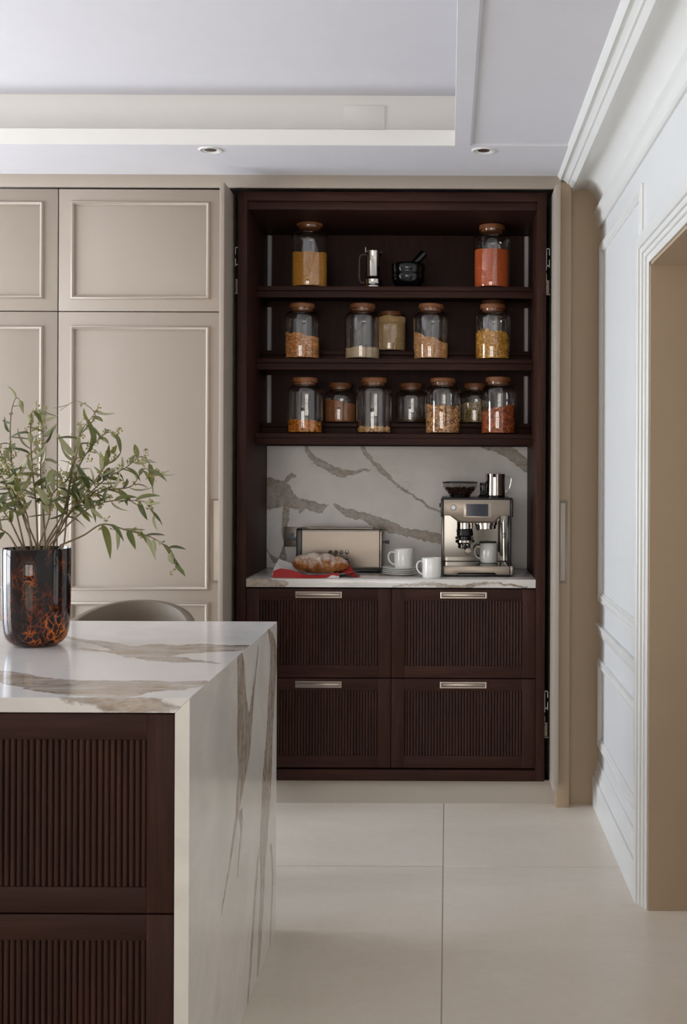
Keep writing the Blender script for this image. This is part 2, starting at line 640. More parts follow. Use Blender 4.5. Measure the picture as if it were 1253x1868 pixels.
wn += 1
m = MB()  # frame of the added hall window, unseen, made to go with the fill light
for q in (2.0, 2.57, 3.14): m.box(1.80, 1.83, q, q + .06, .55, 2.15)
for q in (.55, 2.09): m.box(1.80, 1.83, 2.0, 3.2, q, q + .06)
struct(m.build('window_%d' % wn, M['trim']))
# ceiling: lower border with a stepped coffer, shallow recess towards the right wall
CY0, CY1, CXL, CXR = 0.2, 4.20, -3.9, 0.020
m = MB()
m.box(XLEFT, XW, CY1, YBACK, CEIL, 2.607)
m.box(XLEFT, XW, YFRONT, CY0, CEIL, 2.607)
m.box(XLEFT, CXL, CY0, CY1, CEIL, 2.607)
m.prism([(CXR, CEIL), (0.076, CEIL), (0.085, CEIL + 0.009), (0.085, 2.607), (CXR, 2.607)], 'y', CY0, CY1)
m.box(0.085, XW, CY0, CY1, CEIL + 0.009, 2.607)
B0, B1, BL, BR = CY0 - 0.1, 4.30, CXL - 0.1, CXR + 0.1
m.box(BL - 0.1, BR + 0.1, B1, B1 + 0.05, 2.607, 2.765)
m.box(BL - 0.1, BR + 0.1, B0 - 0.05, B0, 2.607, 2.765)
m.box(BL - 0.05, BL, B0, B1, 2.607, 2.765)
m.box(BR, BR + 0.05, B0, B1, 2.607, 2.765)
m.box(XLEFT, XW, YFRONT, YBACK, 2.765, 2.80)
m.mi = 1  # upright coffer faces warmer and lighter than the ceiling
m.box(CXL, CXR, CY1 - .004, CY1, CEIL + .001, 2.607)
m.box(CXL, CXR, CY0, CY0 + .004, CEIL + .001, 2.607)
m.box(BL, BR, B1 - .004, B1, 2.607, 2.765)
m.box(BL, BR, B0, B0 + .004, 2.607, 2.765)
struct(m.build('ceiling', [M['ceil'], M['cream']]))

# white trim on the right wall
CROWN = [(.435, 2.560), (.435, 2.5525), (.440, 2.545), (.4457, 2.537), (.449, 2.533), (.4556, 2.535), (.462, 2.534), (.4733, 2.526), (.477, 2.520),
         (.484, 2.5185), (.492, 2.5086), (.4993, 2.501), (.512, 2.503), (.524, 2.5085), (.5417, 2.5140), (.556, 2.5135), (.5664, 2.510), (.580, 2.501), (.591, 2.4889),
         (.599, 2.477), (.6047, 2.463), (.609, 2.453), (.6114, 2.445), (.597, 2.428), (.5914, 2.4205), (.5914, 2.4105), (.600, 2.40), (.604, 2.388), (.603, 2.376), (.606, 2.360),
         (.612, 2.353), (XW + .002, 2.353), (XW + .002, 2.560)]
struct(MB().prism(CROWN, 'y', YFRONT, 4.68).build('trim_1', M['trim'], angle=25))
# architrave round the doorway
m = MB()
AP = [(0, 0), (0, .028), (.034, .028), (.036, .026), (.036, .0195), (.050, .0195), (.052, .018), (.052, .011), (.063, .011), (.065, .0095), (.065, .003), (.084, .003), (.086, 0)]
m.frame((XW, 3.640, -0.1), (0, -1, 0), (0, 0, 1), (-1, 0, 0), 3.640 - (DY0 - 0.084), 2.094 + 0.1, AP)
m.v = [(x, y, max(0.0, z)) for x, y, z in m.v]
keep = [i for i, f in enumerate(m.f) if not all(m.v[k][2] == 0.0 for k in f)]
m.f = [m.f[i] for i in keep]; m.m = [m.m[i] for i in keep]
struct(m.build('trim_2', M['trim'], angle=25))
# wainscot panels (upper and lower) and dado rail
PP = [(0, 0), (0, .006), (.004, .012), (.010, .013), (.014, .009), (.020, .0085), (.024, .012), (.030, .011), (.036, .005), (.040, .004), (.040, 0)]
for k, (za, zb) in enumerate(((0.832, 2.279), (0.245, 0.603))):
    m = MB().frame((XW, 4.645, za), (0, -1, 0), (0, 0, 1), (-1, 0, 0), 4.645 - 3.650, zb - za, PP)
    struct(m.build('trim_%d' % (3 + k), M['trim'], angle=25))
DADO = [(XW + .002, .742), (.606, .742), (.604, .738), (.605, .731), (.609, .727), (.609, .716), (.612, .708), (.613, .700), (.617, .692), (XW + .002, .690)]
struct(MB().prism(DADO, 'y', 3.640, 4.68).build('trim_5', M['trim'], angle=25))
BASE = [(XW + .002, 0), (.594, 0), (.594, .112), (.596, .117), (.603, .119), (.603, .132), (.608, .140), (.610, .152), (.613, .160), (.613, .172), (.617, .178), (XW + .002, .179)]
struct(MB().prism(BASE, 'y', 3.640, 4.68).build('baseboard_right', M['trim'], angle=25))
# greige fascia between cabinets and ceiling
struct(MB().box(-2.30, 0.452, 4.620, 4.636, 2.4985, CEIL + 0.003).build('trim_6', M['greige'], bevel=0.001))

# recessed downlights and the blank plate in the coffer
for px, py, lab in ((384, 273.5, 'white recessed downlight above the tall cabinet door'), (882, 274.5, 'white recessed downlight above the jar of orange lentils')):
    dx, dy = un(px, py)
    Y = FPX * (CEIL - CAMH) / -dy
    X = dx * Y / FPX
    t = thing('downlight', (X, Y, CEIL), lab, 'downlight', 'ceiling downlights')
    MB().lathe([(.034, -.001), (.036, -.004), (.042, -.004), (.0455, -.001), (.0455, .003), (.034, .003), (.034, -.001)], 40, (X, Y, CEIL), cap0=False, cap1=False).build('ring', M['trim'], t, origin=(X, Y, CEIL))
    MB().lathe([(.034, -.0015), (.026, .0015), (.022, .002)], 32, (X, Y, CEIL - 0.002), cap0=False, cap1=False).build('reflector', M['trim'], t, origin=(X, Y, CEIL))
    MB().lathe([(.0, .0), (.022, .0), (.0225, .001)], 24, (X, Y, CEIL - 0.0008), cap0=False, cap1=False).build('lens', M['darksteel'], t, origin=(X, Y, CEIL))
xa, xb = PX(628, 215, 4.295), PX(702.5, 215, 4.295)
za, zb = PZ(665, 237, 4.295), PZ(665, 193, 4.295)
t = thing('cover_plate', ((xa + xb) / 2, 4.30, za), 'blank white rectangular cover plate on the coffer step', 'cover plate')
MB().box(xa, xb, 4.290, 4.30, za, zb).build('plate', M['cream'], t, bevel=0.002)
MB().box(xa - .0015, xb + .0015, 4.2985, 4.30, za - .0015, zb + .0015).build('plate_shade_line', M['greige'], t)  # darker outline that stands for the shading round the plate

# ================================================================== tall greige cabinets
BEAD = [(0, 0), (.0015, .005), (.004, .009), (.008, .0115), (.012, .010), (.015, .006), (.017, .0045), (.017, 0)]


def tall_cabinet(xl, xr, label, handle):
    t = thing('tall_cabinet', ((xl + xr) / 2, YC, 0), label, 'cabinet', 'tall lacquered cabinets')
    MB().box(xl + .012, xr - .012, YC + .055, 5.22, .10, 2.44).build('body', M['greige'], t)
    MB().box(xl, xr, YC + .06, 5.2, 0, .10).build('plinth', M['plinth'], t)
    zs = [(PZ(250, 568.3, YC) + .0015, 2.492), (.10, PZ(250, 568.3, YC) - .0025)]
    for k, (za, zb) in enumerate(zs):
        d = MB().box(xl + .0022, xr - .0022, YC, YC + .022, za, zb).build('door', M['greige'], t, bevel=0.0012)
        d['label'] = 'upper cupboard door' if k == 0 else 'long lower cupboard door'
        mx0, mx1 = xl + .051, xl + .616
        if k == 0:
            rects = [(PZ(250, 547, YC), PZ(250, 367, YC))]
        else:
            rects = [(PZ(250, 1077, YC), PZ(250, 594, YC)), (.16, PZ(250, 1097.5, YC))]
        for ra, rb in rects:
            MB().frame((mx0, YC, ra), (1, 0, 0), (0, 0, 1), (0, -1, 0), mx1 - mx0, rb - ra, BEAD).build('bead_moulding', M['greige'], d, angle=50)
        if k == 1 and handle:
            h0, h1 = PZ(390, 1063, YC), PZ(390, 909, YC)
            hx0, hx1 = PX(384.5, 985, YC), xr - .002
            hd = MB().box(hx0, hx1, YC - .0012, YC + .004, h0, h1).build('pull_plate', M['bronze'], d, bevel=0.0006)
            MB().frame((hx0 + .001, YC - .0012, h0 + .001), (1, 0, 0), (0, 0, 1), (0, -1, 0), hx1 - hx0 - .002, h1 - h0 - .002, [(0, 0), (.0, .004), (.008, .0015), (.0085, 0)]).build('pull_frame', M['bronze_frame'], d)
    return t


XD = PX(105.5, 640, YC)
tall_cabinet(XD, -.905, 'tall greige lacquered cabinet directly left of the open pantry', True)
tall_cabinet(XD - .672, XD, 'tall greige lacquered cabinet at the left edge behind the olive branches', False)

# ================================================================== walnut pantry
XL, XR, XOL, XOR = -.8205, .3600, -.8590, .3970
ZB, ZT, ZCT, ZCB = .097, 2.4926, .9178, .8836
YBK = 5.20
pan = thing('pantry_cabinet', ((XOL + XOR) / 2, YK, 0), 'open dark walnut pantry cabinet with jar shelves and four reeded drawers', 'cabinet')
for xa, xb in ((XOL, XL), (XR, XOR)):
    MB().box(xa, xb, YK, 5.23, ZB, ZT).build('side_panel', M['wood_z'], pan, bevel=0.0012)
MB().box(XL, XR, YK, 5.23, 2.4555, ZT).build('top_panel', M['wood_x'], pan, bevel=0.0012)
MB().box(XL, XR, YK + .012, YK + .030, 2.4225, 2.4550).build('top_rail', M['wood_x'], pan, bevel=0.0012)
MB().box(XL, XR, YK + .0305, 5.23, 2.4265, 2.4550).build('ceiling_board', M['wood_x'], pan)
MB().box(XL, XR, YK, 5.23, ZB, .142).build('bottom_panel', M['wood_x'], pan, bevel=0.0012)
MB().box(XL, XR, YBK, 5.23, 1.4705, 2.4265).build('back_panel', M['wood_z'], pan)
MB().box(XOL, .443, 4.685, 4.70, 0, ZB - .002).build('plinth', M['plinth'], pan)
MB().box(XL, XR, YK + .03, 5.18, .15, ZCB - .004).build('drawer_box', M['dark'], pan)
# shelves: board and rail; the lower two carry a raised step behind
SH = [(2.1455, None), (1.8370, 1.887), (1.5170, 1.5686)]
for zt, zr in SH:
    s_ = MB().box(XL + .001, XR - .001, 4.886, YBK, zt - .0185, zt).build('shelf', M['wood_x'], pan, bevel=0.0012)
    MB().box(XL + .001, XR - .001, 4.889, 4.912, zt - .0475, zt - .0205).build('shelf_rail', M['wood_x'], s_, bevel=0.001)
    if zr:
        MB().box(XL + .001, XR - .001, 5.046, YBK - .001, zr - .018, zr).build('raised_step', M['wood_x'], s_, bevel=0.0012)
        MB().box(XL + .001, XR - .001, 5.052, 5.070, zt, zr - .0200).build('step_riser', M['wood_x'], s_, bevel=0.0008)
for (xa, xb, sg) in ((XL + .0005, XL + .0185, 1), (XR - .0175, XR - .0005, -1)):
    for za, zb in ((1.569, 1.7895), (1.888, 2.0975), (2.146, 2.4225)):
        MB().prism([(xa, YBK), (xb, YBK), (xb, YBK - .006), ((xb - .004) if sg > 0 else xb, YBK - .012), (xa if sg > 0 else xa + .004, YBK - .012), (xa, YBK - .006)], 'z', za, zb).build('light_strip', M['led'], pan)


def reed_mesh(mb, x0, x1, yb, z0, z1, pitch, proud, n=5):
    k = max(1, round((x1 - x0) / pitch))
    p = (x1 - x0) / k
    for i in range(k):
        c = x0 + (i + .5) * p
        r = p * .5
        poly = [(c - r * .96, yb + .001)] + [(c - r * .92 * math.cos(math.pi * q / n), yb - proud * math.sin(math.pi * q / n)) for q in range(n + 1)] + [(c + r * .96, yb + .001)]
        mb.prism(poly, 'z', z0, z1)
    return mb


def drawer_front(parent, x0, x1, yf, z0, z1, mgn, name='drawer', th=.024, rec=.007):
    mx, mt, mbm = mgn
    d = MB().box(x0 + .002, x1 - .002, yf + rec + .001, yf + th, z0 + .002, z1 - .002).build(name, M['wood_z'], parent)
    for xa, xb in ((x0, x0 + mx), (x1 - mx, x1)):
        MB().box(xa, xb, yf, yf + th, z0, z1).build('stile', M['wood_z'], d, bevel=0.0009)
    for za, zb in ((z1 - mt, z1), (z0, z0 + mbm)):
        MB().box(x0 + mx, x1 - mx, yf, yf + th, za, zb).build('rail', M['wood_x'], d, bevel=0.0007)
    return d


for (x0, x1) in ((XL + .0015, -.2295), (-.2265, XR - .0015)):
    for z0, z1 in ((.5164, .8776), (.1500, .5120)):
        d = drawer_front(pan, x0, x1, YK + .004, z0, z1, (.053, .048, .049))
        r = reed_mesh(MB(), x0 + .0535, x1 - .0535, YK + .0115, z0 + .0495, z1 - .0485, .0122, .0062).build('reeding', M['reed'], d, angle=60)
        r['kind'] = 'stuff'
        cx = (x0 + x1) / 2
        hz = z1 - .0245
        h = MB().frame((cx - .0945, YK + .004, hz - .013), (1, 0, 0), (0, 0, 1), (0, -1, 0), .189, .026, [(0, -.002), (0, .003), (.0012, .004), (.0050, .004), (.0060, .003), (.0070, -.001)]).build('handle', M['nickel'], d, angle=30)
        MB().box(cx - .0865, cx + .0865, YK + .0005, YK + .004, hz - .0052, hz + .0052).build('grip_plate', M['nickel'], h, bevel=.0005)
        h['label'] = 'flat satin nickel recessed pull'

# pocket doors folded back beside the carcass, with their runners
for s_, (xa, xb, yf) in ((-1, (-.899, -.880, 4.49)), (1, (.419, .439, 4.51))):
    d = MB().box(xa, xb, yf, 5.18, .097, 2.487).build('pocket_door', M['greige'], pan, bevel=0.001)
    d['label'] = 'greige lacquered pocket door pushed back, edge on'
    xg = XOL - .002 if s_ < 0 else XOR + .002
    w = -1 if s_ < 0 else 1
    for zc in ((2.205, -1), (.39, 1)):
        if s_ < 0 and zc[0] < 1: continue
        z0, up = zc
        h = MB()
        h.box(xg, xg + w * .015, 4.70, 4.74, z0 + .066, z0 + .0685).box(xg + w * .0125, xg + w * .015, 4.70, 4.74, z0 + .04, z0 + .0685)
        h.box(xg, xg + w * .003, 4.70, 4.74, z0 - .02, z0 + .0685).box(xg, xg + w * .015, 4.70, 4.74, z0 - .004, z0 - .001)
        h.box(xg + w * .0125, xg + w * .015, 4.70, 4.74, z0 - .01, z0 + .022)
        hb = h.build('runner', M['alu'], d)
        h = MB()
        h.box(xg, xg + w * .013, 4.70, 4.73, z0 - .118, z0 - .062).box(xg + w * .002, xg + w * .017, 4.695, 4.73, z0 - .124, z0 - .119)
        h.lathe([(.0055, 4.694), (.0055, 4.70)], 14, (xg + w * .007, 0, z0 - .075), 'y')
        h.box(xg, xg + w * .004, 4.70, 4.73, z0 - .062, z0 - .035)
        h.build('runner_carriage', M['darksteel'], hb)
# end panel of the run with its recessed pull and hinge slots
ep = MB().box(.443, .4945, YC, 5.22, 0, 2.53).build('end_panel', M['taupe'], pan, bevel=0.001)
h0, h1 = PZ(1028, 1064, YC), PZ(1028, 913, YC)
MB().frame((.444, YC, h0), (1, 0, 0), (0, 0, 1), (0, -1, 0), .040, h1 - h0, [(0, 0), (0, .0025), (.010, .0005), (.0105, 0)]).build('pull_frame', M['bronze_frame'], ep)
MB().box(.4545, .474, YC - .0022, YC, h0 + .0105, h1 - .0105).build('pull_plate', M['bronze'], ep, bevel=.0005)
for pa, pb in ((546, 594), (1079, 1106)):
    MB().box(.4432, .4490, YC - .0012, YC + .002, PZ(1022, pb, YC), PZ(1022, pa, YC)).build('hinge_slot', M['dark'], ep)

# ------------------------------------------------------------------ marble in the pantry
LB = 1.2


def bsp(pts):
    """photo points of the splashback (measured on an enlargement) -> slab uv and half width"""
    cen, wid = [], []
    for zx, zy, hw in pts:
        px, py = 470 + zx / 2.457, 800 + zy / 2.457
        cen.append(((PX(px, py, 5.19) - XL) / LB, (PZ(px, py, 5.19) - ZCT) / LB))
        wid.append(hw / 2.457 * 5.19 / FPX / LB)
    return cen, wid


def vein_u(pts):
    c, w = bsp(pts)
    return ('u', c, [(c[i][0], w[i]) for i in range(len(c))])


def vein_v(pts):
    c, w = bsp(pts)
    return ('v', [(b, a) for a, b in c], [(c[i][1], w[i]) for i in range(len(c))])


SPLASH = [
    vein_u([(205, 15, 12), (225, 50, 20), (250, 85, 18), (290, 110, 17), (330, 135, 17), (360, 150, 18), (400, 156, 13), (440, 150, 9), (480, 143, 6), (505, 142, 2)]),
    vein_u([(455, 20, 8), (475, 55, 22), (500, 85, 14), (535, 125, 16), (560, 150, 18), (590, 175, 13), (625, 210, 8), (680, 245, 4), (740, 282, 6), (780, 310, 7), (820, 328, 4)]),
    vein_u([(20, 250, 66), (60, 248, 68), (100, 245, 62), (130, 248, 55), (150, 268, 38), (175, 285, 26), (200, 294, 22), (250, 305, 24), (285, 312, 22), (305, 300, 8), (315, 294, 2)]),
    vein_u([(122, 185, 8), (135, 176, 14), (150, 165, 11), (166, 170, 4)]),
    vein_u([(343, 288, 2), (360, 300, 10), (390, 326, 16), (450, 344, 19), (520, 372, 24), (600, 400, 25), (680, 424, 19), (740, 436, 24), (800, 452, 22), (830, 458, 20)]),
    vein_v([(128, 290, 12), (126, 340, 15), (124, 390, 13), (118, 430, 6), (116, 480, 5), (112, 515, 12), (110, 545, 16)]),
    vein_u([(38, 490, 3), (50, 515, 8), (70, 545, 12), (100, 548, 14), (120, 545, 3)]),
    vein_u([(950, 28, 2), (1010, 35, 8), (1080, 46, 20), (1130, 65, 28), (1170, 90, 30), (1212, 125, 34)]),
    vein_u([(186, 325, 12), (205, 320, 4)]),
]
M['splash'] = marble('calacatta_splashback', SPLASH, base=(238, 232, 226), rough=0.3, smin=0.82, vdark=0.84)
tag(MB().box(XL + .001, XR - .001, 5.188, YBK - .0005, ZCT + .0005, 1.4690).build('splashback', M['splash'], uvf=lambda x, y, z, n: ((x - XL) / LB, (z - ZCT) / LB)),
    'white marble splashback with broad tan veins behind the toaster', 'splashback')
EDGE = [('u', [(0, .985), (.05, .985), (.10, .982), (.14, .985)], [(0, .02), (.06, .02), (.10, .014), (.125, .012), (.14, .002)]),
        ('u', [(.5, .975), (.62, .981), (.70, .972), (.80, .985), (.95, .975)], [(.5, .002), (.6, .006), (.70, .009), (.8, .005), (.95, .003)]),
        ('u', [(.25, 1.25), (.5, 1.12), (.75, 1.15)], [(.25, .005), (.5, .02), (.75, .01)])]
M['ctop'] = marble('calacatta_worktop', EDGE, rough=0.14)
tag(MB().box(XL + .001, XR - .001, YK + .002, 5.188, ZCB, ZCT).build('worktop', M['ctop'], bevel=0.001,
    uvf=lambda x, y, z, n: ((x - XL) / LB, 1 + (y - YK) / LB - (ZCT - z) / LB)),
    'thin white marble worktop inside the walnut pantry', 'worktop')

# ================================================================== island
IX, IY0, IY1, IZ, IT = -.503, 2.240, 3.385, .9114, .029
IXL = -2.60
LT = 2.4


def top_uv(px, py):
    dx, dy = un(px, py)
    Y = FPX * (CAMH - IZ) / dy
    return ((dx * Y / FPX + 2.7) / LT, (Y - IY0) / LT)


def tvein(pts):
    c, w = [], []
    for px, py, hp in pts:
        a = top_uv(px, py)
        b = top_uv(px, py - hp)
        c.append(a)
        w.append((a[0], abs(b[1] - a[1])))
    return ('u', c, w)


TOPV = [tvein([(110, 1160, 1), (150, 1168, 2), (200, 1175, 4), (235, 1186, 8), (270, 1187, 12), (310, 1187, 11), (350, 1183, 9), (400, 1182, 6), (470, 1180, 4), (500, 1178, 3)]),
        tvein([(150, 1183, 2), (200, 1188, 2), (250, 1194, 5), (320, 1203, 5), (360, 1206, 2), (400, 1210, 1)]),
        tvein([(-60, 1222, 6), (0, 1232, 8), (60, 1244, 10), (120, 1252, 12), (180, 1255, 13), (240, 1256, 14), (300, 1252, 9), (350, 1249, 7), (372, 1246, 3)]),
        ('u', [(.80, .004), (.83, .000), (.86, -.003), (.88, -.004), (.895, -.008), (.91, -.012)], [(.815, .001), (.835, .005), (.855, .009), (.875, .009), (.89, .006), (.905, .001)]),
        ('u', [(.0, .35), (.3, .30), (.6, .42), (.8, .45)], [(0, .01), (.3, .02), (.5, .004), (.55, .001)])]
M['itop'] = marble('calacatta_island_top', TOPV, base=(232, 228, 223), rough=0.13, wob=0.010, streak=(5, 26), smin=0.5, vdark=0.92)


def side_uv(px, py):
    dx, dy = un(px, py)
    s = dx / IX
    return ((FPX / s - IY0) / LB, (CAMH - dy / s) / LB)


def svein(pts):
    c, w = [], []
    for px, py, hp in pts:
        a, b = side_uv(px, py), side_uv(px + hp, py)
        c.append((a[1], a[0]))
        w.append((a[1], abs(b[0] - a[0])))
    return ('v', c, w)


SIDEV = [svein([(437, 1190, 2), (439, 1215, 6), (441, 1260, 7), (443, 1300, 9), (446, 1340, 12), (445, 1390, 10), (440, 1430, 8), (436, 1462, 6), (430, 1500, 3), (420, 1570, 2.5), (408, 1640, 1.5), (404, 1665, .5)]),
         svein([(471, 1180, .7), (467, 1220, 1.5), (461, 1270, 2.5), (456, 1320, 4), (453, 1360, 4)]),
         svein([(438, 1480, 4), (440, 1510, 2), (436, 1560, 1.5), (433, 1600, .6)]),
         svein([(490, 1148, 2), (496, 1165, 4), (499, 1200, 6), (496, 1260, 6), (492, 1330, 6), (488, 1400, 8), (485, 1470, 8), (481, 1540, 7), (479, 1600, 4), (476, 1680, 4), (470, 1780, 1.5)]),
         svein([(472, 1545, 1), (466, 1620, 2), (461, 1700, 2), (455, 1790, 2), (450, 1845, 1)]),
         svein([(494, 1540, 1.2), (497, 1600, 1.4), (494, 1680, 1.4), (492, 1725, .6)])]
M['iside'] = marble('calacatta_island_end', SIDEV, base=(234, 229, 220), rough=0.16, wob=0.006, streak=(22, 4), smin=0.55, vdark=0.9)
it = thing('island_worktop', (-1.55, (IY0 + IY1) / 2, 0), 'veined white marble waterfall worktop of the kitchen island', 'worktop')
MB().prism([(IX, IZ), (IXL, IZ), (IXL + IT, IZ - IT), (IX - IT, IZ - IT)], 'y', IY0, IY1).build('top_slab', M['itop'], it, bevel=0.0008, seg=1,
    uvf=lambda x, y, z, n: ((x + 2.7) / LT, ((y - IY0) - (IZ - z)) / LT))
e_ = MB().prism([(IX, 0), (IX, IZ), (IX - IT, IZ - IT), (IX - IT, 0)], 'y', IY0, IY1).build('waterfall_end', M['iside'], it, bevel=0.0008, seg=1,
    uvf=lambda x, y, z, n: (((y - IY0) - (IX - x)) / LB, z / LB))
e_['label'] = 'vertical marble end panel with long grey-brown veins'
MB().prism([(IXL, 0), (IXL, IZ), (IXL + IT, IZ - IT), (IXL + IT, 0)], 'y', IY0, IY1).build('waterfall_end', M['iside'], it,
    uvf=lambda x, y, z, n: (((y - IY0) - (x - IXL)) / LB, z / LB))
ic = thing('island_cabinet', (-1.55, (IY0 + IY1) / 2, 0), 'dark walnut kitchen island cabinet with reeded drawer fronts under white marble', 'cabinet')
ix0, ix1 = IXL + IT + .002, IX - IT - .002
MB().box(ix0, ix1, IY0 + .034, IY1 - .30, .09, IZ - IT - .003).build('body', M['dark'], ic)
MB().box(ix0, ix1, IY0 + .07, IY1 - .32, 0, .09).build('plinth', M['wood_x'], ic)
MB().box(ix0, ix1, IY1 - .30, IY1 - .28, .0, IZ - IT - .003).build('back_panel', M['wood_z'], ic)
slat_me = {}
xm = (ix0 + ix1) / 2
for ci, (x0, x1) in enumerate(((xm + .0015, ix1 - .001), (ix0 + .001, xm - .0015))):
    for z0, z1 in ((.488, .8785), (.092, .4845)):
        d = drawer_front(ic, x0, x1, IY0 + .008, z0, z1, (.0535, .0505, .0505))
        ra, rb, za, zb = x0 + .054, x1 - .054, z0 + .051, z1 - .051
        if ci == 0:
            k = round((rb - ra) / .01232)
            p = (rb - ra) / k
            key = round(zb - za, 3)
            if key not in slat_me:
                r = p * .5
                mb = MB()
                poly = [(-r * .96, .001)] + [(-r * .93 * math.cos(math.pi * q / 7), -.0062 * math.sin(math.pi * q / 7)) for q in range(8)] + [(r * .96, .001)]
                mb.prism(poly, 'z', 0, zb - za)
                slat_me[key] = mb.mesh('slat', M['reed'], (0, 0, 0), angle=60)
            for i in range(k):
                place(slat_me[key], 'slat', (ra + (i + .5) * p, IY0 + .0155, za), d)
        else:
            r_ = reed_mesh(MB(), ra, rb, IY0 + .0155, za, zb, .01232, .0062).build('reeding', M['reed'], d, angle=60)
            r_['kind'] = 'stuff'

# upholstered stool tucked behind the island
SX, SY = PX(233, 1125, 3.62), 3.62
st = thing('bar_stool', (SX, SY, 0), 'taupe leather stool with rounded back tucked behind the island', 'stool')


def shell(u, v):
    # curved tub back: u round the sitter, v upwards; rim arched like the photo's silhouette
    a = R_(200) + R_(-220) * (u - .5) - R_(110)
    a = math.pi / 2 + (u - .5) * R_(190)
    rr = .205 + .012 * v
    top = .928 - .10 * (abs(u - .5) * 2) ** 2.0
    return (SX + rr * math.cos(a) * 1.0, SY - .02 + rr * math.sin(a) * .95, .60 + v * (top - .60))


def shell_in(u, v):
    x, y, z = shell(u, v)
    k = .86
    return (SX + (x - SX) * k, SY - .02 + (y - SY + .02) * k, z)


nu, nv = 33, 9
mb = MB()
vs, fs = [], []
for j in range(nv):
    for i in range(nu): vs.append(shell(i / (nu - 1), j / (nv - 1)))
for j in range(nv):
    for i in range(nu): vs.append(shell_in(i / (nu - 1), j / (nv - 1)))
N = nu * nv
for j in range(nv - 1):
    for i in range(nu - 1):
        a = j * nu + i
        fs.append((a, a + 1, a + nu + 1, a + nu)); fs.append((N + a, N + a + nu, N + a + nu + 1, N + a + 1))
for i in range(nu - 1):
    a = (nv - 1) * nu + i
    fs.append((a, a + 1, N + a + 1, N + a)); fs.append((i, N + i, N + i + 1, i + 1))
for j in range(nv - 1):
    a = j * nu
    fs.append((a, a + nu, N + a + nu, N + a)); b = j * nu + nu - 1; fs.append((b, N + b, N + b + nu, b + nu))
mb.add(vs, fs)
mb.build('backrest', M['fabric'], st, bevel=.006)
MB().lathe([(.0, .595), (.17, .595), (.185, .605), (.19, .625), (.185, .650), (.16, .662), (.08, .668), (0, .668)], 32, (SX, SY - .02, 0)).build('seat', M['fabric'], st)
for sx in (-1, 1):
    for sy in (-1, 1):
        MB().tube([(SX + sx * .13, SY - .02 + sy * .13, .60), (SX + sx * .19, SY - .02 + sy * .18, 0)], [.016, .011], 12).build('leg', M['wood_z'], st)
MB().tube([(SX + .165 * math.cos(a * math.pi / 12), SY - .02 + .16 * math.sin(a * math.pi / 12), .25) for a in range(24)], .008, 8, closed=True).build('footrest', M['darksteel'], st)

# ================================================================== jars of dry food
rng = np.random.default_rng(7)
random.seed(7)


def unit_octa():
    V = np.array([(1, 0, 0), (-1, 0, 0), (0, 1, 0), (0, -1, 0), (0, 0, 1), (0, 0, -1)], float)
    F = np.array([(0, 2, 4), (2, 1, 4), (1, 3, 4), (3, 0, 4), (2, 0, 5), (1, 2, 5), (3, 1, 5), (0, 3, 5)])
    return V, F


def unit_ico():
    bm = bmesh.new()
    bmesh.ops.create_icosphere(bm, subdivisions=1, radius=1.0)
    V = np.array([v.co[:] for v in bm.verts]); F = np.array([[v.index for v in f.verts] for f in bm.faces])
    bm.free()
    return V, F


def unit_sheet(curl=0.8, nx=4, ny=3, w=.5, pinch=0.0):
    V, F = [], []
    for i in range(nx):
        for j in range(ny):
            u, v = i / (nx - 1) * 2 - 1, j / (ny - 1) * 2 - 1
            ww = w * (1 - pinch * (1 - abs(u)))
            V.append((u, ww * v, curl * .5 * (v * v - .4) * w + .25 * curl * u * u * (1 if i % 2 else .6)))
    for i in range(nx - 1):
        for j in range(ny - 1):
            a = i * ny + j
            F += [(a, a + ny, a + ny + 1), (a, a + ny + 1, a + 1)]
    return np.array(V), np.array(F)


def unit_bean(n=5, m=6, bend=1.9, r=.36):
    V, F = [], []
    for i in range(n):
        t = i / (n - 1)
        a = (t - .5) * bend
        rr = r * (math.sin(math.pi * (t * .84 + .08)) ** .6)
        c = (math.sin(a) / bend * 2, (1 - math.cos(a)) / bend * 2 - .25)
        for j in range(m):
            b = 2 * math.pi * j / m
            V.append((c[0] + rr * math.cos(b) * -math.sin(a) * -1 * .0 + rr * math.cos(b) * math.sin(a) * -.5, c[1] + rr * math.cos(b), rr * math.sin(b)))
    for i in range(n - 1):
        for j in range(m):
            a, b = i * m + j, i * m + (j + 1) % m
            F += [(a, b, b + m), (a, b + m, a + m)]
    k = len(V)
    V += [V[0], V[-1]]
    V[k] = tuple(np.mean(V[0:m], 0)); V[k + 1] = tuple(np.mean(V[(n - 1) * m:n * m], 0))
    for j in range(m):
        F.append((k, (j + 1) % m, j)); F.append((k + 1, (n - 1) * m + j, (n - 1) * m + (j + 1) % m))
    return np.array(V, float), np.array(F)


def rand_rot(n):
    q = rng.normal(size=(n, 4)); q /= np.linalg.norm(q, axis=1)[:, None]
    w, x, y, z = q.T
    return np.stack([np.stack([1 - 2 * (y * y + z * z), 2 * (x * y - z * w), 2 * (x * z + y * w)], -1),
                     np.stack([2 * (x * y + z * w), 1 - 2 * (x * x + z * z), 2 * (y * z - x * w)], -1),
                     np.stack([2 * (x * z - y * w), 2 * (y * z + x * w), 1 - 2 * (x * x + y * y)], -1)], 1)


def scatter(unit, P, scale, rough=0.0, jit=.2):
    V, F = unit
    n, k = len(P), len(V)
    Rm = rand_rot(n)
    S = np.array(scale)[None, None, :] * (1 + jit * (rng.random((n, 1, 1)) - .5) * 2)
    W = V[None] * S
    if rough: W = W * (1 + rough * (rng.random((n, k, 1)) - .5) * 2)
    W = np.einsum('nij,nkj->nki', Rm, W) + P[:, None, :]
    FF = (F[None] + (np.arange(n) * k)[:, None, None]).reshape(-1, 3)
    return W.reshape(-1, 3), FF


